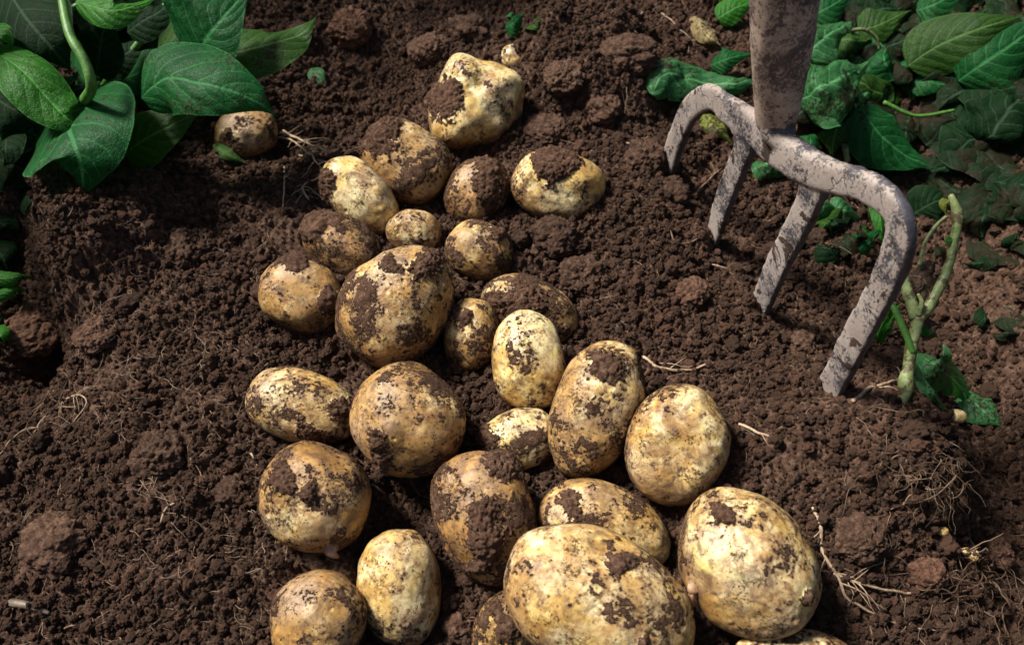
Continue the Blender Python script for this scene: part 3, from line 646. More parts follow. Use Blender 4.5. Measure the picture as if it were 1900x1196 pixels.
face = nr @ fn; sidev = nr @ (fu/np.linalg.norm(fu)); bare = sst(-.15, .45, .75*sidev*(face < .8)-.45*face+.25*np.clip(nr[:, 2], 0, 1)*((V-G1) @ fu > .14*np.linalg.norm(fu)*.9)+.30*fbm(V/.01, 3, 12))
garden_fork = empty('garden_fork', G1*.5+G4*.5); tag(garden_fork, 'muddy four-tined garden fork stuck upright in the soil right of the potatoes', 'garden fork')
D = {}
for k, P in cl.items():
    Pk = P if k == 'bar' else P[:int(len(P)*{'tine0': .80, 'tine1': .90, 'tine2': .90, 'tine3': .86}[k])]
    D[k] = np.min(np.linalg.norm(V[:, None, :]-Pk[None, ::2, :], axis=2), axis=1)
D['bar'] = np.minimum(D['bar'], np.min(np.linalg.norm(V[:, None, :]-np.array([neck0, neck1])[None], axis=2), axis=1))
keys = list(D); lab = np.argmin(np.stack([D[k] for k in keys], 1), axis=1)
fl = lab[T3[:, 0]]
bpy.data.meshes.remove(me)
for ki, k in enumerate(keys):
    f = T3[fl == ki]; used, inv = np.unique(f, return_inverse=True)
    ob = mesh_obj('fork_head' if k == 'bar' else 'tine', V[used], inv.reshape(-1, 3), M_FORK, attrs={'bare': bare[used]})
    ob.data.normals_split_custom_set_from_vertices([tuple(v) for v in nr[used]]) ; attach(ob, garden_fork)
    ob.location = -Vector(garden_fork.location)
hd = handle_top-neck1; hl = np.linalg.norm(hd); hd /= hl
P = [neck1-hd*.012+hd*t*.80 for t in np.linspace(0, 1, 160)]; P = np.array(P)
rad = np.interp(np.linspace(0, .80, 160), [0, .004, .010, .03, .07, .11, .25, .8], [.0098, .0124, .0134, .0154, .0190, .0203, .0195, .0175])
V, F = tube(P, 0.02, 40); ring = np.repeat(P, 40, axis=0); V[:160*40] = ring+(V[:160*40]-ring)*(np.repeat(rad, 40)/.02)[:, None]
V[:160*40] += (V[:160*40]-ring)*(.06*fbm(V[:160*40]*np.array([60, 60, 18]), 3, 4)+.03*fbm(V[:160*40]*300, 3, 4))[:, None]
ho = tri_fix(mesh_obj('handle', V, F, M_WOOD)); attach(ho, garden_fork); ho.location = -Vector(garden_fork.location)
e = P[-1]; V, F = tube([e+RT*-.06, e-RT*.02, e+RT*.02, e+RT*.06], [.012, .016, .016, .012], 16, .05)
gr_ = tri_fix(mesh_obj('grip', V, F, M_WOOD)); gr_.parent = ho

# ---------------------------------------------------------------- leaves
def leaf_mesh(P3, wl, wr, roll=0, fold=.15, curl=.6, wave=.06, seed=0, nu=46, nv=24, shape=1.0, crumple=0.0, nrm=None):
    """P3 midrib points in space, half widths (m) left/right of it; curl>0 droops the margins away from the viewer's side."""
    C = catmull(P3, nu); T = np.gradient(C, axis=0); T /= np.linalg.norm(T, axis=1)[:, None]
    L = np.linalg.norm(np.diff(C, axis=0), axis=1).sum(); rs = random.Random(seed)
    V, UV, VE = [], [], []
    up0 = np.array(nrm if nrm is not None else (0.0, -.45, .9))
    for i in range(nu):
        u = i/(nu-1); t = T[i]; nn = up0-t*up0.dot(t); nn /= np.linalg.norm(nn)+1e-9; sd = np.cross(t, nn)
        cr, srr = math.cos(R(roll)), math.sin(R(roll)); sd, nn = sd*cr+nn*srr, nn*cr-sd*srr
        pr = (math.sin(math.pi*min(1, u**(.66*shape)))**(.70+.65*u))*(1-.12*u)*1.36 if 0 < u < 1 else 0.0
        pr = max(pr, .012)
        for j in range(nv+1):
            v = -1+2*j/nv; av = abs(v); w_ = (wl if v < 0 else wr)*pr
            th = fold*.7+curl*.55*av; ds = w_*av*math.cos(th*.5) if True else 0
            s = math.copysign(1, v)
            x = s*w_*av*math.cos(th*.75); zz = -w_*av*math.sin(th*.75)
            ph = u*7.5-av**1.15*2.2; fr = abs((ph % 1)-.5)*2     # 1 at a side vein
            vein = max(sst(.86, .97, np.array(fr))*(1-av*.55)*(.9 if u > .04 else 0), float(sst(.055, .02, np.array(av*(.6+.8*(1-u))))) if av < .12 else 0)
            quilt = (math.cos(2*math.pi*ph)*-1)*.008*w_*min(1, av*5)*(1-av*.4)
            wv = wave*w_*math.sin(u*11+seed*2.1+s*1.3)*av*av
            V.append(C[i]+sd*x+nn*(zz+quilt+wv-.03*w_*float(av < .04))); UV.append((u, v*.5+.5)); VE.append(float(vein))
    V = np.array(V)
    if crumple:
        q_ = np.stack([fbm(V/.022+seed*3.3, 3, k+seed) for k in range(3)], 1); V = V+q_*crumple*max(wl, wr)
        V = V+nrm_like(up0)*(np.abs(fbm(V/.012+seed, 2, 77))*crumple*.25*max(wl, wr))[:, None]
    w2 = nv+1; F = [[i*w2+j, i*w2+j+1, (i+1)*w2+j+1, (i+1)*w2+j] for i in range(nu-1) for j in range(nv)]
    return V, np.array(F), UV, VE
def nrm_like(a): return (a/np.linalg.norm(a))[None, :]
def leaf(pts, hl, hr, kind, parent=None, label=None, name='leaf', cat='leaf', group=None, ground=False, petiole=True, **kw):
    P3 = [pg(p[0], p[1], p[2]) if ground else pz(*p) for p in pts]; m = pxs(P3[len(P3)//2])
    V, F, UV, VE = leaf_mesh(P3, hl*m, hr*m, **kw)
    o = mesh_obj(name, V, F, M_LEAF[kind], uv=UV, attrs={'vein': VE}, loc=P3[0])
    if parent is not None: attach(o, parent)
    if label: tag(o, label, cat if parent is None else None, group)
    return o
q = LATE_SKIN; M_PEEL = make_stem('peeling_skin', (.20, .10, .05), (.42, .25, .13), .3)
for i, (dx, dy, ex, ey, w_) in enumerate([(-112, 22, -112, 62, 8), (-104, 52, -126, 48, 6), (10, 124, 58, 120, 9)]):
    A = q['P']+RT*dx*q['m']-UP*dy*q['m']+BK*q['r']*.35; B = q['P']+RT*ex*q['m']-UP*ey*q['m']+BK*q['r']*.30
    V, F, UV, VE = leaf_mesh([A, (A+B)/2+BK*.004, B], w_*q['m'], w_*q['m'], crumple=.22, curl=.5, seed=600+i, nu=20, nv=10)
    so = mesh_obj('loose_skin', V, F, M_PEEL, loc=q['P']); attach(so, q['o'])
# --- the growing plant at top left
plant = empty('potato_plant', pz(120, 230, -.02)); tag(plant, 'leafy green potato plant growing at the top left', 'potato plant')
def stem(pts, r, mat, parent, name='stem', rough=.1, seg=12, seed=1, ground=False):
    P3 = [pg(*p) if ground else pz(*p) for p in pts]; V, F = tube(catmull(P3, max(10, len(pts)*8)), r, seg, rough, seed)
    o = tri_fix(mesh_obj(name, V, F, mat, loc=P3[0]))
    if parent is not None: attach(o, parent)
    return o
stem([(148,206,.04),(158,185,.09),(170,160,.115),(156,112,.13),(128,60,.14),(112,-20,.15)], [.0044,.0042,.0038,.0034], M_STEM, plant)
stem([(60,330,-.03),(90,300,.0),(180,290,.02),(250,280,.03)], [.004,.003], M_STEM, plant)
stem([(170,215,.0),(200,150,.03),(250,90,.06),(330,-20,.09)], [.004,.003], M_STEM, plant)
stem([(120,20,.10),(135,15,.105),(190,-15,.11)], .0025, M_STEM, plant)
stem([(0,330,.0),(60,320,.01),(140,250,.02)], .004, M_STEM, plant)
stem([(0,262,.01),(60,250,.02),(120,240,.03)], .004, M_STEM, plant)
LL = [
 ([(262,182,.085),(310,146,.105),(400,160,.11),(470,185,.10),(514,216,.085)], 72, 52, 'teal', dict(fold=.1,curl=.65,shape=.85,seed=1,crumple=.05)),
 ([(362,116,.09),(378,78,.11),(412,35,.125),(470,-30,.13)], 84, 56, 'teal', dict(fold=-.2,curl=.2,seed=2,roll=-8)),
 ([(385,108,.085),(440,96,.095),(510,78,.095),(560,62,.09),(588,30,.105)], 50, 46, 'olive', dict(fold=.25,curl=.3,seed=3,roll=15)),
 ([(-25,85,.11),(40,130,.115),(95,190,.10),(130,222,.09),(185,236,.07)], 40, 42, 'bright', dict(fold=-.3,curl=.9,seed=4,roll=20)),
 ([(104,205,.055),(122,232,.085),(140,278,.088),(152,325,.070),(160,372,.045)], 104, 96, 'teal', dict(fold=.1,curl=.35,shape=.74,seed=5,wave=.04,crumple=.03)),
 ([(232,286,.035),(262,262,.05),(318,232,.06),(378,202,.06)], 44, 40, 'olive', dict(fold=-.1,curl=.4,seed=6)),
 ([(10,-25,.11),(45,30,.12),(92,85,.11),(134,134,.085)], 64, 60, 'dark', dict(fold=.1,curl=.4,seed=7)),
 ([(178,140,.055),(184,100,.075),(192,60,.09),(212,25,.095)], 42, 38, 'dark', dict(fold=-.1,curl=.4,seed=8)),
 ([(222,148,.04),(262,132,.055),(300,105,.065),(330,68,.07)], 34, 30, 'teal', dict(fold=.1,curl=.5,seed=9)),
 ([(250,160,.045),(215,165,.055),(190,172,.05),(165,190,.035)], 20, 20, 'teal', dict(fold=.1,curl=.6,seed=10)),
 ([(140,2,.11),(200,18,.115),(245,12,.11),(298,-8,.10)], 26, 26, 'bright', dict(fold=.2,curl=.6,seed=11)),
 ([(-30,50,.12),(0,68,.125),(24,92,.11)], 22, 22, 'bright', dict(fold=.2,curl=.6,seed=12)),
 ([(-30,170,.06),(20,200,.07),(80,240,.05)], 50, 46, 'dark', dict(fold=.1,curl=.6,seed=13)),
 ([(236,60,.07),(262,40,.08),(300,18,.085),(330,-15,.08)], 34, 30, 'dark', dict(fold=.1,curl=.5,seed=14)),
 ([(198,120,.05),(232,100,.06),(262,78,.06),(290,60,.05)], 26, 26, 'dark', dict(fold=.1,curl=.5,seed=15)),
 ([(-40,280,.01),(10,300,.03),(50,320,.02),(110,365,.0)], 40, 44, 'dark', dict(fold=.2,curl=.7,seed=16)),
 ([(40,350,.0),(60,372,.01),(90,392,-.01)], 26, 26, 'dark', dict(fold=.1,curl=.8,seed=17)),
 ([(390,70,.06),(430,60,.07),(440,20,.075)], 26, 24, 'dark', dict(fold=.1,curl=.5,seed=18)),
 ([(150,205,.02),(190,215,.04),(230,225,.03)], 26, 26, 'olive', dict(fold=.1,curl=.5,seed=19)),
 ([(60,120,.05),(90,150,.06),(150,140,.05)], 24, 24, 'teal', dict(fold=.1,curl=.5,seed=20)),
 ([(320,150,.03),(340,120,.04),(345,95,.05)], 20, 20, 'olive', dict(fold=.1,curl=.5,seed=21)),
 ([(395,268,.005),(420,285,.012),(462,305,.004)], 12, 10, 'olive', dict(fold=.2,curl=.9,seed=22)),
 ([(180,190,.05),(195,196,.06),(212,205,.05)], 14, 14, 'bright', dict(fold=.1,curl=.7,seed=23)),
]
for pts, a_, b_, kind, kw in LL: leaf(pts, a_, b_, kind, parent=plant, **kw)
rr = random.Random(9)
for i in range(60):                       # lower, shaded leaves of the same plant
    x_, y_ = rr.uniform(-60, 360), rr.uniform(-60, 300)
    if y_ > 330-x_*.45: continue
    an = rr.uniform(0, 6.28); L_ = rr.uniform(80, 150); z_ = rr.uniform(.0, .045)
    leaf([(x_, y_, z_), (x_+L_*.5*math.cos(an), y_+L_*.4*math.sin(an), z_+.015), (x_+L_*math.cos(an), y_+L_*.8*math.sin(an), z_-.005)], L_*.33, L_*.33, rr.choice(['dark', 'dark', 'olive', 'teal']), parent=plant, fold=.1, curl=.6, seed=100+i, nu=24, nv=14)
# curled low leaves of a second plant at the left edge
p2 = empty('potato_plant', pz(-60, 560, -.06)); tag(p2, 'low curled leaves of a plant in the dark hollow at the left edge', 'potato plant')
for i, (pts, a_, k_) in enumerate([([(-40,500,-.03),(0,515,-.02),(35,512,-.02),(64,512,-.03)], 14, 'bright'), ([(-40,560,-.04),(0,545,-.03),(30,535,-.03),(52,540,-.04)], 12, 'bright'), ([(-30,440,-.04),(0,470,-.03),(14,500,-.04)], 26, 'dark'), ([(-20,600,-.05),(0,620,-.04),(8,640,-.05)], 14, 'bright'), ([(-20,400,-.02),(10,420,-.02),(25,440,-.04)], 22, 'dark'), ([(-60,640,-.05),(-20,600,-.04),(0,570,-.04)], 26, 'dark')]):
    leaf(pts, a_, a_, k_, parent=p2, fold=.3, curl=1.2, seed=60+i)
stem([(-60,560,-.08),(-40,520,-.04),(-30,490,-.03)], .003, M_STEM, p2)

# --- unseen plants added on both sides and behind to shade the edges
LM = []
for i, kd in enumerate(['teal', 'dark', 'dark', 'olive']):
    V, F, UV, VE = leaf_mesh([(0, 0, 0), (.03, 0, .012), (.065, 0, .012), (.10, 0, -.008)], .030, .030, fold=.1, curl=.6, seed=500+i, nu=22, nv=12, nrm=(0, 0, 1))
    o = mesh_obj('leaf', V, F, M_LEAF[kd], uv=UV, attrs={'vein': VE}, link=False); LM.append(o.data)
def shade_plant(x, y, h, seed, z0=0.0, nl=95):
    rp = random.Random(seed); root_ = empty('potato_plant', (x, y, z0)); tag(root_, 'leafy potato plant added out of view to shade the edges of the dug patch', 'potato plant', 'potato plants added out of view for shade')
    for k in range(5):
        a = rp.uniform(0, 6.28); e_ = np.array([x+math.cos(a)*h*.45, y+math.sin(a)*h*.45, z0+h*rp.uniform(.8, 1.0)]); b_ = np.array([x, y, z0-.01])
        V, F = tube(catmull([b_, b_*.5+e_*.5+np.array([-math.cos(a)*.02, 0, .03]), e_], 12), [.006, .003], 8); attach(tri_fix(mesh_obj('stem', V, F, M_STEM, loc=b_)), root_)
        for j in range(nl//5):
            f = rp.uniform(.25, 1.05); c = b_*(1-f)+e_*f+np.array([rp.gauss(0, .05), rp.gauss(0, .05), rp.gauss(0, .02)])
            o = bpy.data.objects.new('leaf', rp.choice(LM)); col.objects.link(o); o.location = [float(v) for v in c]; sc_ = rp.uniform(.6, 1.15)
            o.scale = (sc_, sc_, sc_); o.rotation_euler = (rp.gauss(0, .45), rp.gauss(.25, .4), rp.uniform(0, 6.28)); attach(o, root_)
for i, (x_, y_, h_) in enumerate([(-.78,.06,.28),(-.80,.33,.28),(-.78,.58,.30),(-.70,.78,.34),(-.62,1.00,.40),(-.82,.66,.34),(-.36,1.10,.36),(-.60,-.20,.30),(.62,.12,.30),(.70,.36,.32),(.82,.62,.32),(.90,.92,.3),(.55,-.12,.3),(-.35,1.22,.26),(.55,1.25,.26)]):
    shade_plant(x_, y_, h_, 40+i, z0=-.02)

# --- cut leaves heaped on the right
RL = [
 ([(1208,172,.012),(1240,138,.03),(1300,150,.035),(1360,155,.035),(1420,140,.03)], 40, 34, 'wilt', dict(fold=.3,curl=1.0,crumple=.30,seed=31), 'torn shiny green leaf folded behind the farthest shoulder of the fork'),
 ([(1318,122,.02),(1350,108,.03),(1400,100,.03)], 22, 18, 'teal', dict(fold=.2,curl=.7,seed=32,crumple=.1), 'small dark green leaf just left of the fork handle'),
 ([(1480,190,.035),(1530,160,.055),(1580,135,.06),(1625,112,.05)], 56, 54, 'wilt', dict(fold=.15,curl=.8,crumple=.25,seed=33,shape=.8), 'broad pale shiny crumpled leaf right of the fork handle'),
 ([(1478,120,.03),(1510,85,.045),(1545,60,.05),(1580,38,.04)], 44, 44, 'wilt', dict(fold=.1,curl=.5,crumple=.2,seed=34), 'flat grey-green leaf right of the handle, behind the broad shiny one'),
 ([(1598,198,.03),(1630,245,.035),(1680,285,.03),(1732,312,.015)], 40, 46, 'teal', dict(fold=.1,curl=.5,crumple=.08,seed=35), 'clean pointed leaf hanging downward right of the broad crumpled one'),
 ([(1684,122,.03),(1740,85,.05),(1820,52,.06),(1905,28,.06)], 46, 44, 'olive', dict(fold=.15,curl=.5,seed=36), 'long dull green leaf with a pale midrib pointing to the top right corner'),
 ([(1778,150,.03),(1820,120,.05),(1880,80,.06),(1960,20,.06)], 62, 60, 'teal', dict(fold=.1,curl=.6,seed=37), 'large dark glossy leaf at the right edge near the top'),
 ([(1790,150,.02),(1850,165,.035),(1930,150,.03)], 40, 36, 'dark', dict(fold=.1,curl=.5,seed=38), 'dark leaf under the large glossy one at the right edge'),
 ([(1748,232,.0),(1800,262,.015),(1850,300,.015),(1892,335,.0)], 52, 46, 'rot', dict(fold=.1,curl=.4,crumple=.2,seed=39), 'spotted decaying leaf at the right, below the dark leaves'),
 ([(1690,328,.0),(1740,315,.01),(1800,322,.0)], 28, 26, 'rot', dict(fold=.1,curl=.5,crumple=.2,seed=40), 'mottled leaf below the clean hanging one'),
 ([(1540,400,.0),(1570,390,.01),(1610,420,.0)], 24, 22, 'wilt', dict(fold=.1,curl=.6,crumple=.25,seed=41), 'crumpled leaf seen between the two nearest tines, upper one'),
 ([(1560,430,.0),(1590,455,.01),(1628,485,.0)], 26, 24, 'rot', dict(fold=.1,curl=.6,crumple=.25,seed=42), 'crumpled leaf seen between the two nearest tines, lower one'),
 ([(1842,345,.0),(1880,370,.01),(1930,420,.0)], 50, 50, 'dark', dict(fold=.1,curl=.4,seed=43), 'round dark leaf cut by the right edge at mid height'),
 ([(1402,300,.005),(1430,305,.02),(1470,325,.005)], 30, 26, 'wilt', dict(fold=.2,curl=.9,crumple=.35,seed=44), 'crumpled leaf scrap seen between the two middle tines'),
 ([(1305,215,.005),(1335,240,.012),(1365,272,.003)], 24, 18, 'yellow', dict(fold=.2,curl=.9,crumple=.35,seed=45), 'yellow-green leaf scrap seen under the farthest arch of the fork'),
 ([(1500,30,.03),(1540,12,.04),(1590,-20,.04)], 28, 26, 'teal', dict(fold=.2,curl=.5,seed=46), 'deep green leaf at the top edge, right of the handle'),
 ([(1590,55,.02),(1630,45,.03),(1690,20,.03)], 30, 28, 'olive', dict(fold=.1,curl=.5,crumple=.15,seed=47), 'dull leaf near the top edge between the handle and the long dull green leaf'),
 ([(1600,100,.01),(1650,85,.02),(1700,70,.02)], 26, 26, 'rot', dict(fold=.1,curl=.5,crumple=.25,seed=48), 'dull brownish leaf right of the grey-green flat one'),
 ([(1330,35,.01),(1365,15,.02),(1410,0,.02)], 22, 20, 'bright', dict(fold=.2,curl=.6,crumple=.1,seed=49), 'small bright leaf at the top edge, left of the handle'),
 ([(1700,20,.03),(1740,5,.04),(1800,-30,.04)], 34, 30, 'teal', dict(fold=.1,curl=.5,seed=50), 'leaf on the top edge above the long dull green leaf'),
 ([(1820,215,.01),(1860,205,.02),(1920,215,.01)], 30, 26, 'rot', dict(fold=.1,curl=.5,crumple=.2,seed=51), 'brown-edged leaf at the right edge under the dark one'),
 ([(1690,400,-.0),(1730,375,.01),(1780,360,.0)], 34, 30, 'dark', dict(fold=.1,curl=.5,crumple=.15,seed=52), 'dim leaf behind the tip of the broken stem'),
 ([(1850,585,.0),(1880,595,.006),(1920,610,.0)], 20, 18, 'rot', dict(fold=.1,curl=.5,crumple=.2,seed=53), 'small dark leaf on bare earth at the right edge'),
 ([(1800,440,.0),(1850,470,.006),(1900,495,.0)], 26, 24, 'rot', dict(fold=.1,curl=.4,crumple=.15,seed=54), 'dark leaf lying flat on bare earth right of the broken stem'),
 ([(1622,340,.0),(1632,400,.02),(1640,470,.0)], 14, 13, 'bright', dict(fold=.5,curl=.9,seed=55), 'narrow folded bright leaf behind the bend of the nearest tine'),
 ([(1630,640,.0),(1650,600,.02),(1672,560,.02)], 16, 14, 'bright', dict(fold=.3,curl=.9,seed=56), 'small green leaf between the nearest tine and the broken stem'),
]
for pts, a_, b_, kind, kw, lab_ in RL: leaf(pts, a_, b_, kind, label=lab_, ground=True, cat='leaf', group='cut leaves lying right of the fork', name='fallen_leaf', **kw)
rr = random.Random(21); n_ = 0
while n_ < 75:                            # smaller trodden leaves that fill the heap
    x_, y_ = rr.uniform(1480, 1960), rr.uniform(-50, 600)
    if y_ > 300+rr.uniform(-60, 160) or (x_ < 1640 and y_ > 215) or (x_ < 1720 and y_ > 330): continue
    an = rr.uniform(0, 6.28); L_ = rr.uniform(80, 190); z_ = rr.uniform(.0, .018)
    leaf([(x_, y_, z_), (x_+L_*.5*math.cos(an), y_+L_*.4*math.sin(an), z_+.010), (x_+L_*math.cos(an), y_+L_*.8*math.sin(an), z_)], L_*.32, L_*.30, rr.choice(['rot', 'rot', 'rot', 'dark', 'olive', 'dark', 'rot']), ground=True,
         name='fallen_leaf', label='small trodden dark leaf in the heap of leaves at the top right', group='trodden leaves in the heap', fold=rr.uniform(-.3,.7), curl=1.0, seed=200+n_, crumple=.38, nu=30, nv=16); n_ += 1
rr = random.Random(33)
for i in range(46):                       # scraps between the tines and down the right edge
    if i < 26: x_, y_ = rr.uniform(1500, 1720), rr.uniform(60, 250)
    elif i < 34: x_, y_ = rr.uniform(1545, 1640), rr.uniform(370, 490)
    else: x_, y_ = rr.uniform(1740, 1930), rr.uniform(330, 620)
    an = rr.uniform(0, 6.28); L_ = rr.uniform(45, 115) if i < 26 else rr.uniform(35, 70); z_ = rr.uniform(.0, .02 if i < 26 else .006)
    leaf([(x_, y_, z_), (x_+L_*.5*math.cos(an), y_+L_*.4*math.sin(an), z_+.010), (x_+L_*math.cos(an), y_+L_*.8*math.sin(an), z_)], L_*.34, L_*.28, rr.choice(['rot', 'olive', 'teal', 'dark', 'wilt'] if i < 34 else ['rot', 'dark', 'rot']), ground=True,
         name='fallen_leaf', label='limp crumpled leaf scrap behind or right of the fork tines', group='crumpled leaf scraps by the fork', fold=rr.uniform(-.2, .8), curl=1.2, seed=700+i, crumple=.42, nu=28, nv=14)
leaf([(575,128,.004),(590,142,.007),(604,162,.003)], 13, 12, 'wilt', label='small green leaf scrap alone on the soil near the upper left', name='leaf_scrap', ground=True, fold=.2, curl=.4, seed=80, shape=.9)
leaf([(935,55,.006),(952,42,.016),(972,26,.01)], 20, 18, 'teal', label='green leaf scrap at the far edge behind the knobbly potato', name='leaf_scrap', ground=True, fold=.1, curl=.9, crumple=.3, seed=81)
leaf([(975,50,.004),(992,44,.01),(1005,32,.004)], 10, 10, 'olive', label='tiny dull leaf scrap beside the buried tan potato', name='leaf_scrap', ground=True, fold=.1, curl=.9, crumple=.3, seed=82)
leaf([(1290,30,.005),(1308,60,.012),(1338,90,.005)], 20, 18, 'dry', label='dried tan shrivelled leaf at the far edge left of the handle', name='dry_leaf', ground=True, fold=.1, curl=.9, crumple=.6, seed=83)
leaf([(1862,560,.0),(1880,570,.008),(1896,566,.0)], 12, 12, 'brown', label='shrivelled brown scrap at the right edge', name='dry_leaf', ground=True, fold=.1, curl=.9, crumple=.6, seed=84)

for pts, r_, mt, lb in [
 ([(1520,205,.012),(1545,235,.02),(1565,262,.014),(1572,300,.006)], .0042, M_STUB, 'thick crushed green stalk just below the broad crumpled leaf'),
 ([(1590,205,.02),(1570,232,.02),(1556,262,.012)], .0026, M_STEM, 'thin green stalk joining the thick crushed one below the broad crumpled leaf'),
 ([(1775,300,.012),(1830,325,.014),(1890,350,.012),(1940,362,.012)], .0024, M_STEM, 'yellow-green stalk crossing the decaying leaf at the right edge'),
 ([(1560,62,.03),(1600,55,.035),(1625,70,.03),(1632,98,.02)], .0020, M_STUB, 'bent pale stalk near the top edge, right of the handle'),
 ([(1640,190,.03),(1700,215,.03),(1770,205,.03)], .0022, M_STEM, 'dark green stalk lying across the middle of the leaf heap')]:
    V, F = tube(catmull([pg(*p) for p in pts], 24), [r_, r_*.85, r_*.7], 10, .2, 5); o = tri_fix(mesh_obj('cut_stalk', V, F, mt, loc=V[0])); tag(o, lb, 'stalk')
# --- broken potato stem with its root ball
stub = empty('broken_potato_stem', pg(1675, 745)); tag(stub, 'broken pale green potato stem standing in its root ball beside the fork', 'plant stem')
def P_(px, py, up): return pg(1675, 745)+np.array([0, 0, up])+(px-1675)*pxs(pg(1675, 745))*RT+(745-py)*pxs(pg(1675, 745))*UP
def tb(pts, r, mat, name, rough=.15, seed=1, n=30, parent=stub):
    P3 = catmull([P_(*p) for p in pts], n); V, F = tube(P3, r, 14, rough, seed); o = tri_fix(mesh_obj(name, V, F, mat, loc=P3[0])); attach(o, parent); return o
tb([(1672,775,-.012),(1676,740,.0),(1684,690,.0),(1694,635,.0),(1702,588,.0)], [.0042,.0044,.0042,.0046], M_STUB, 'stem', .45, 2)
tb([(1704,592,.0),(1728,560,.0),(1756,505,.0),(1772,440,.0),(1776,395,.0),(1764,362,.0)], [.0040,.0034,.0032,.0036,.0022], M_STUB, 'branch', .35, 3)
tb([(1700,590,.0),(1692,555,-.002),(1684,520,-.004),(1680,490,-.006)], [.0042,.0044,.0036], M_STUB, 'branch', .2, 4)
tb([(1756,402,.0),(1734,422,.0),(1716,452,.0),(1706,492,.0)], [.0014,.0013,.0016], M_STUB, 'leaf_stalk', .1, 5)
tb([(1690,660,.004),(1674,620,.004),(1660,585,.003),(1652,560,.0)], [.0022,.0024,.0018], M_STEM, 'leaf_stalk', .1, 6)
tb([(1700,590,.004),(1702,575,.008),(1694,560,.009)], [.0022,.0010], M_STUB, 'leaf_stalk', .1, 7)
def sleaf(pts, a_, kind, **kw):
    P3 = [P_(*p) for p in pts]; m = pxs(P3[0]); V, F, UV, VE = leaf_mesh(P3, a_*m, a_*m, **kw); o = mesh_obj('leaf', V, F, M_LEAF[kind], uv=UV, attrs={'vein': VE}, loc=P3[0]); attach(o, stub); return o
sleaf([(1700,505,-.004),(1722,520,.0),(1735,550,-.004),(1728,580,-.01)], 28, 'brown', crumple=.55, curl=1.0, seed=91)
sleaf([(1738,470,-.006),(1728,500,-.004),(1742,540,-.01)], 14, 'brown', crumple=.5, curl=1.0, seed=92)
sleaf([(1712,600,-.012),(1735,590,-.008),(1760,580,-.014)], 20, 'brown', crumple=.6, curl=1.0, seed=93)
sleaf([(1762,372,.0),(1752,385,.002),(1756,402,.0)], 9, 'yellow', crumple=.4, curl=.8, seed=94)
sleaf([(1766,448,.002),(1757,451,.003),(1748,450,.002)], 8, 'bright', curl=.8, seed=95)
sleaf([(1710,605,-.006),(1732,608,-.004),(1754,614,-.01)], 8, 'bright', curl=.8, seed=96)
sleaf([(1650,560,.0),(1640,590,.0),(1634,615,-.008)], 14, 'bright', curl=1.0, seed=97)
for i, (pts, a_, b_, kw, lab_) in enumerate([
 ([(1702,655,.010),(1740,680,.022),(1780,715,.020),(1800,756,.006)], 36, 32, dict(fold=.1,curl=.6,seed=98), 'soil-specked green leaf fallen beside the root ball, upper one'),
 ([(1775,715,.004),(1805,745,.012),(1835,770,.010),(1860,793,.002)], 28, 30, dict(fold=.1,curl=.5,seed=99,crumple=.1), 'soil-specked green leaf tip beyond the bean-sized potato'),
 ([(1700,670,.006),(1718,705,.012),(1740,740,.010),(1768,768,.004)], 14, 16, dict(fold=.3,curl=.9,seed=70), 'narrow folded green leaf against the root ball'),
 ([(1790,790,-.005),(1812,810,.0),(1822,832,-.004)], 16, 14, dict(fold=.3,curl=.6,seed=73,crumple=.2), 'dark green leaf scrap below the fallen leaf pair')]):
    leaf(pts, a_, b_, 'wilt' if i < 3 else 'dark', label=lab_, ground=True, name='fallen_leaf', group='leaves fallen by the root ball', **kw)

# ---------------------------------------------------------------- roots and twigs
def root(pts, r, label=None, mat=None, name='root', cat='root', seed=1, branches=0, parent=None, up=.0025, wob=.0022):
    P3 = np.array([pg(p[0], p[1], up+(p[2] if len(p) > 2 else 0)) for p in pts]); n = max(20, len(pts)*10); C = catmull(P3, n)
    C = C+np.stack([fbm(C/.018+seed*4, 2, seed+k) for k in range(3)], 1)*wob
    parts = [tube(C, [r, r*.85, r*.35], 6, .2, seed)]; rb = random.Random(seed)
    for b_ in range(branches):
        i = rb.randrange(3, n-3); T = C[i+1]-C[i-1]; T /= np.linalg.norm(T); s = np.cross(T, [0, 0, 1])*rb.choice([-1, 1]); L_ = rb.uniform(.008, .028)
        B = catmull([C[i], C[i]+(T*.5+s*.6)*L_*.5+np.array([0, 0, rb.uniform(-.2, .6)])*L_*.4, C[i]+(T*.8+s*.9)*L_+np.array([0, 0, rb.uniform(-.5, .5)])*L_*.4], 12)
        B = B+np.stack([fbm(B/.009+seed*4+b_, 2, seed+k) for k in range(3)], 1)*wob*.6; parts.append(tube(B, [r*.38, r*.16], 5))
    V, F = merge(parts); o = tri_fix(mesh_obj(name, V, F, mat or M_ROOT, loc=C[0]))
    if parent is not None: attach(o, parent)
    else: tag(o, label, cat, 'pale roots lying on the soil')
    return o
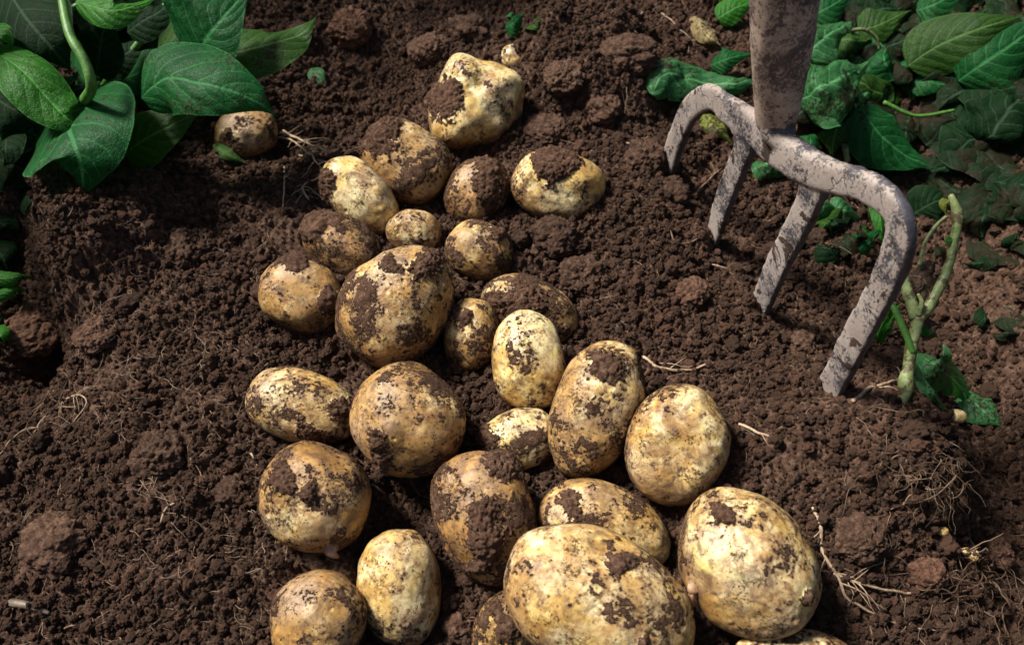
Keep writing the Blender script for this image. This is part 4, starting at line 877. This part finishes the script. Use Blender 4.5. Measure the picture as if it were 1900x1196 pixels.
ROOTS = [
 ([(1178,35),(1195,25),(1230,28),(1262,55),(1290,85)], .0009, 'pale wiry root looping over the big clod at the far edge', 6),
 ([(1178,58),(1200,85),(1202,115),(1180,145),(1160,165)], .0010, 'bent brown root hanging down the right side of the big clod', 3),
 ([(1195,662),(1225,682),(1265,685),(1310,678),(1350,662)], .0011, 'wavy pale root right of the long upright leaning potato', 2),
 ([(1372,788),(1400,800),(1430,812),(1458,826)], .0010, 'short straight pale root right of the rounded upright potato', 1),
 ([(1585,745),(1615,722),(1650,708),(1676,702)], .0016, 'stout pale root running from the broken stem toward the fork', 2),
 ([(1508,940),(1522,975),(1522,1020),(1545,1060),(1580,1110),(1650,1150),(1740,1170)], .0011, 'long root curving round the right side of the smooth pale potato', 6),
 ([(1548,1062),(1600,1085),(1680,1095),(1750,1085),(1800,1070)], .0010, 'long thin root running right to the pale nodules', 8),
 ([(1180,265),(1120,270),(1060,300),(1010,300)], .0006, 'thin root across the top of the yellow potato with a deep eye', 2),
 ([(1030,300),(1010,280),(990,250),(1000,235)], .0005, 'hair-thin root beside the flat purplish clod', 0),
 ([(20,1118),(45,1122),(70,1130),(90,1138)], .0030, 'short grey twig in the lower left corner', 0),
 ([(245,862),(262,885),(262,905),(240,930)], .0007, 'thin root left of the brown clod on the lower left slope', 1),
 ([(330,930),(308,945),(295,970),(286,990)], .0010, 'brownish rootlet below the brown clod on the lower left slope', 3),
 ([(452,825),(465,842),(475,862)], .0008, 'short pale root at left of the glossy round potato with a soil ring', 0),
 ([(120,1165),(150,1155),(185,1142)], .0006, 'hair-thin root near the bottom left corner', 1),
 ([(100,720),(102,745),(140,735),(160,745),(130,790)], .0009, 'pale rootlet tangle at the left, main strand', 10),
 ([(60,800),(95,760),(150,755),(200,745)], .0007, 'thin yellow strand in the rootlet tangle at the left', 10),
 ([(0,845),(40,800),(80,790),(120,770)], .0007, 'thin brown strand at the left edge by the rootlet tangle', 8),
 ([(525,242,.006),(560,262,.012),(600,280,.012),(650,298,.010)], .0010, 'pale root in the tuft above the yellow-green oval potato, upper strand', 8),
 ([(505,255,.004),(545,262,.012),(580,295,.012),(600,318,.008)], .0008, 'pale root in the tuft above the yellow-green oval potato, lower strand', 9),
 ([(555,290),(600,300),(640,335),(660,340)], .0007, 'pale root lying over the soil on the yellow-green oval potato', 6),
 ([(590,330),(560,350),(590,385),(640,395),(700,440)], .0009, 'pale root running down between the yellow-green potato and the dull one below', 9),
 ([(530,310),(528,350),(525,390)], .0008, 'brown root hanging left of the yellow-green oval potato', 2),
 ([(1290,360),(1330,320),(1370,300)], .0009, 'thin root between the two farthest fork tines', 4),
 ([(1240,430),(1255,450),(1300,440),(1318,425)], .0007, 'curled root left of the second tine', 2),
 ([(1320,490),(1350,500),(1385,515)], .0008, 'reddish root between the second and third tines', 1),
 ([(1500,395),(1530,430),(1545,460)], .0008, 'thin root right of the third tine', 1),
 ([(1060,440),(1050,480),(1035,500)], .0006, 'thin root beside the round smooth clod', 3),
]
for i, (pts, r, lab_, nb) in enumerate(ROOTS):
    tw = 'twig' in lab_; tf = ('tuft' in lab_ or 'potato' in lab_); root(pts, r*(1.25 if tf else 1.0), lab_, M_TWIG if tw else (M_ROOTP if ('pale' in lab_ or tf) else M_ROOT), name='twig' if tw else 'root', cat='twig' if tw else 'root', seed=i+1, branches=nb)
# roots belonging to the root ball of the broken stem
rr = random.Random(5)
for i in range(34):
    x_, y_ = rr.gauss(1740, 60), rr.gauss(870, 40); an = rr.uniform(-.5, 3.6); L_ = rr.uniform(25, 85)
    pts = [(x_, y_, .002), (x_+L_*.4*math.cos(an)+rr.uniform(-14, 14), y_+L_*.4*math.sin(an), .006), (x_+L_*math.cos(an), y_+L_*.9*math.sin(an), .002)]
    root(pts, rr.uniform(.0003, .0006), mat=M_ROOTD if rr.random() < .75 else M_ROOT, seed=300+i, branches=4, parent=stub, wob=.009, up=.0008)
# tangled root mass at lower right: one uprooted root system with pale nodules
tang = empty('root_system', pg(1850, 1080)); tag(tang, 'uprooted tangle of brown roots with pale nodules in the lower right corner', 'root')
for i in range(24):
    x_, y_ = rr.uniform(1790, 1880), rr.uniform(1030, 1100); an = rr.uniform(1.2, 3.9) if rr.random() < .75 else rr.uniform(-.6, 1.4); L_ = rr.uniform(120, 330)
    pts = [(x_, y_, .006)]; cx_, cy_ = x_, y_
    for k in range(4):
        an += rr.uniform(-.75, .75); cx_ += L_*.25*math.cos(an); cy_ += L_*.25*math.sin(an)*.8; pts.append((min(cx_, 1990), min(cy_, 1230), rr.uniform(.0, .009)))
    root(pts, rr.uniform(.0003, .0008), mat=M_ROOTD if rr.random() < .85 else M_ROOT, seed=400+i, branches=5, parent=tang, wob=.010, up=.0008)
for i, (x_, y_, r_) in enumerate([(1750,985,11), (1805,1030,13), (1792,1022,9), (1858,1043,6)]):
    P = pg(x_, y_, .006); m = pxs(P); U, Fc = ico(4); V = U*np.array([1, .8, .8])*r_*m*(1+.15*fbm(U*2+i, 2, i)[:, None]); o = mesh_obj('nodule', V+P, Fc, M_POT, loc=P, attrs={'dirt': sst(.1, .3, fbm(V/.004, 3, i))}); o['tan'] = .3; attach(o, tang)
root([(1752,992,.004),(1770,1008,.006),(1788,1020,.005),(1806,1032,.004)], .0016, mat=M_ROOT, seed=555, branches=4, parent=tang)
# countless hair roots, one object
parts = []; rr = random.Random(77)
for i in range(900):
    if rr.random() < .45: px_, py_ = rr.uniform(-20, 520), rr.uniform(380, 1196)
    elif rr.random() < .6: px_, py_ = rr.uniform(1080, 1720), rr.uniform(30, 1196)
    else: px_, py_ = rr.uniform(0, 1900), rr.uniform(0, 1196)
    p = pz(px_, py_, 0.01); L_ = rr.uniform(.006, .030); an = rr.uniform(0, 6.28); P = []
    for k in range(9):
        P.append([p[0], p[1], 0]); an += rr.uniform(-.55, .55); p = p+np.array([math.cos(an), math.sin(an), 0])*L_/8
    P = np.array(P); P[:, 2] = hz(P[:, 0], P[:, 1])+.0012; P[:, 2] = np.convolve(np.pad(P[:, 2], 2, mode='edge'), np.ones(5)/5, 'valid')+.0004; r_ = rr.uniform(.00016, .00036)
    parts.append(tube(P, [r_, r_*.6], 4))
V, F = merge(parts); o = tri_fix(mesh_obj('fine_roots', V, F, M_ROOT)); tag(o, 'countless hair-fine pale roots strewn over the soil', 'fine roots', kind='stuff')
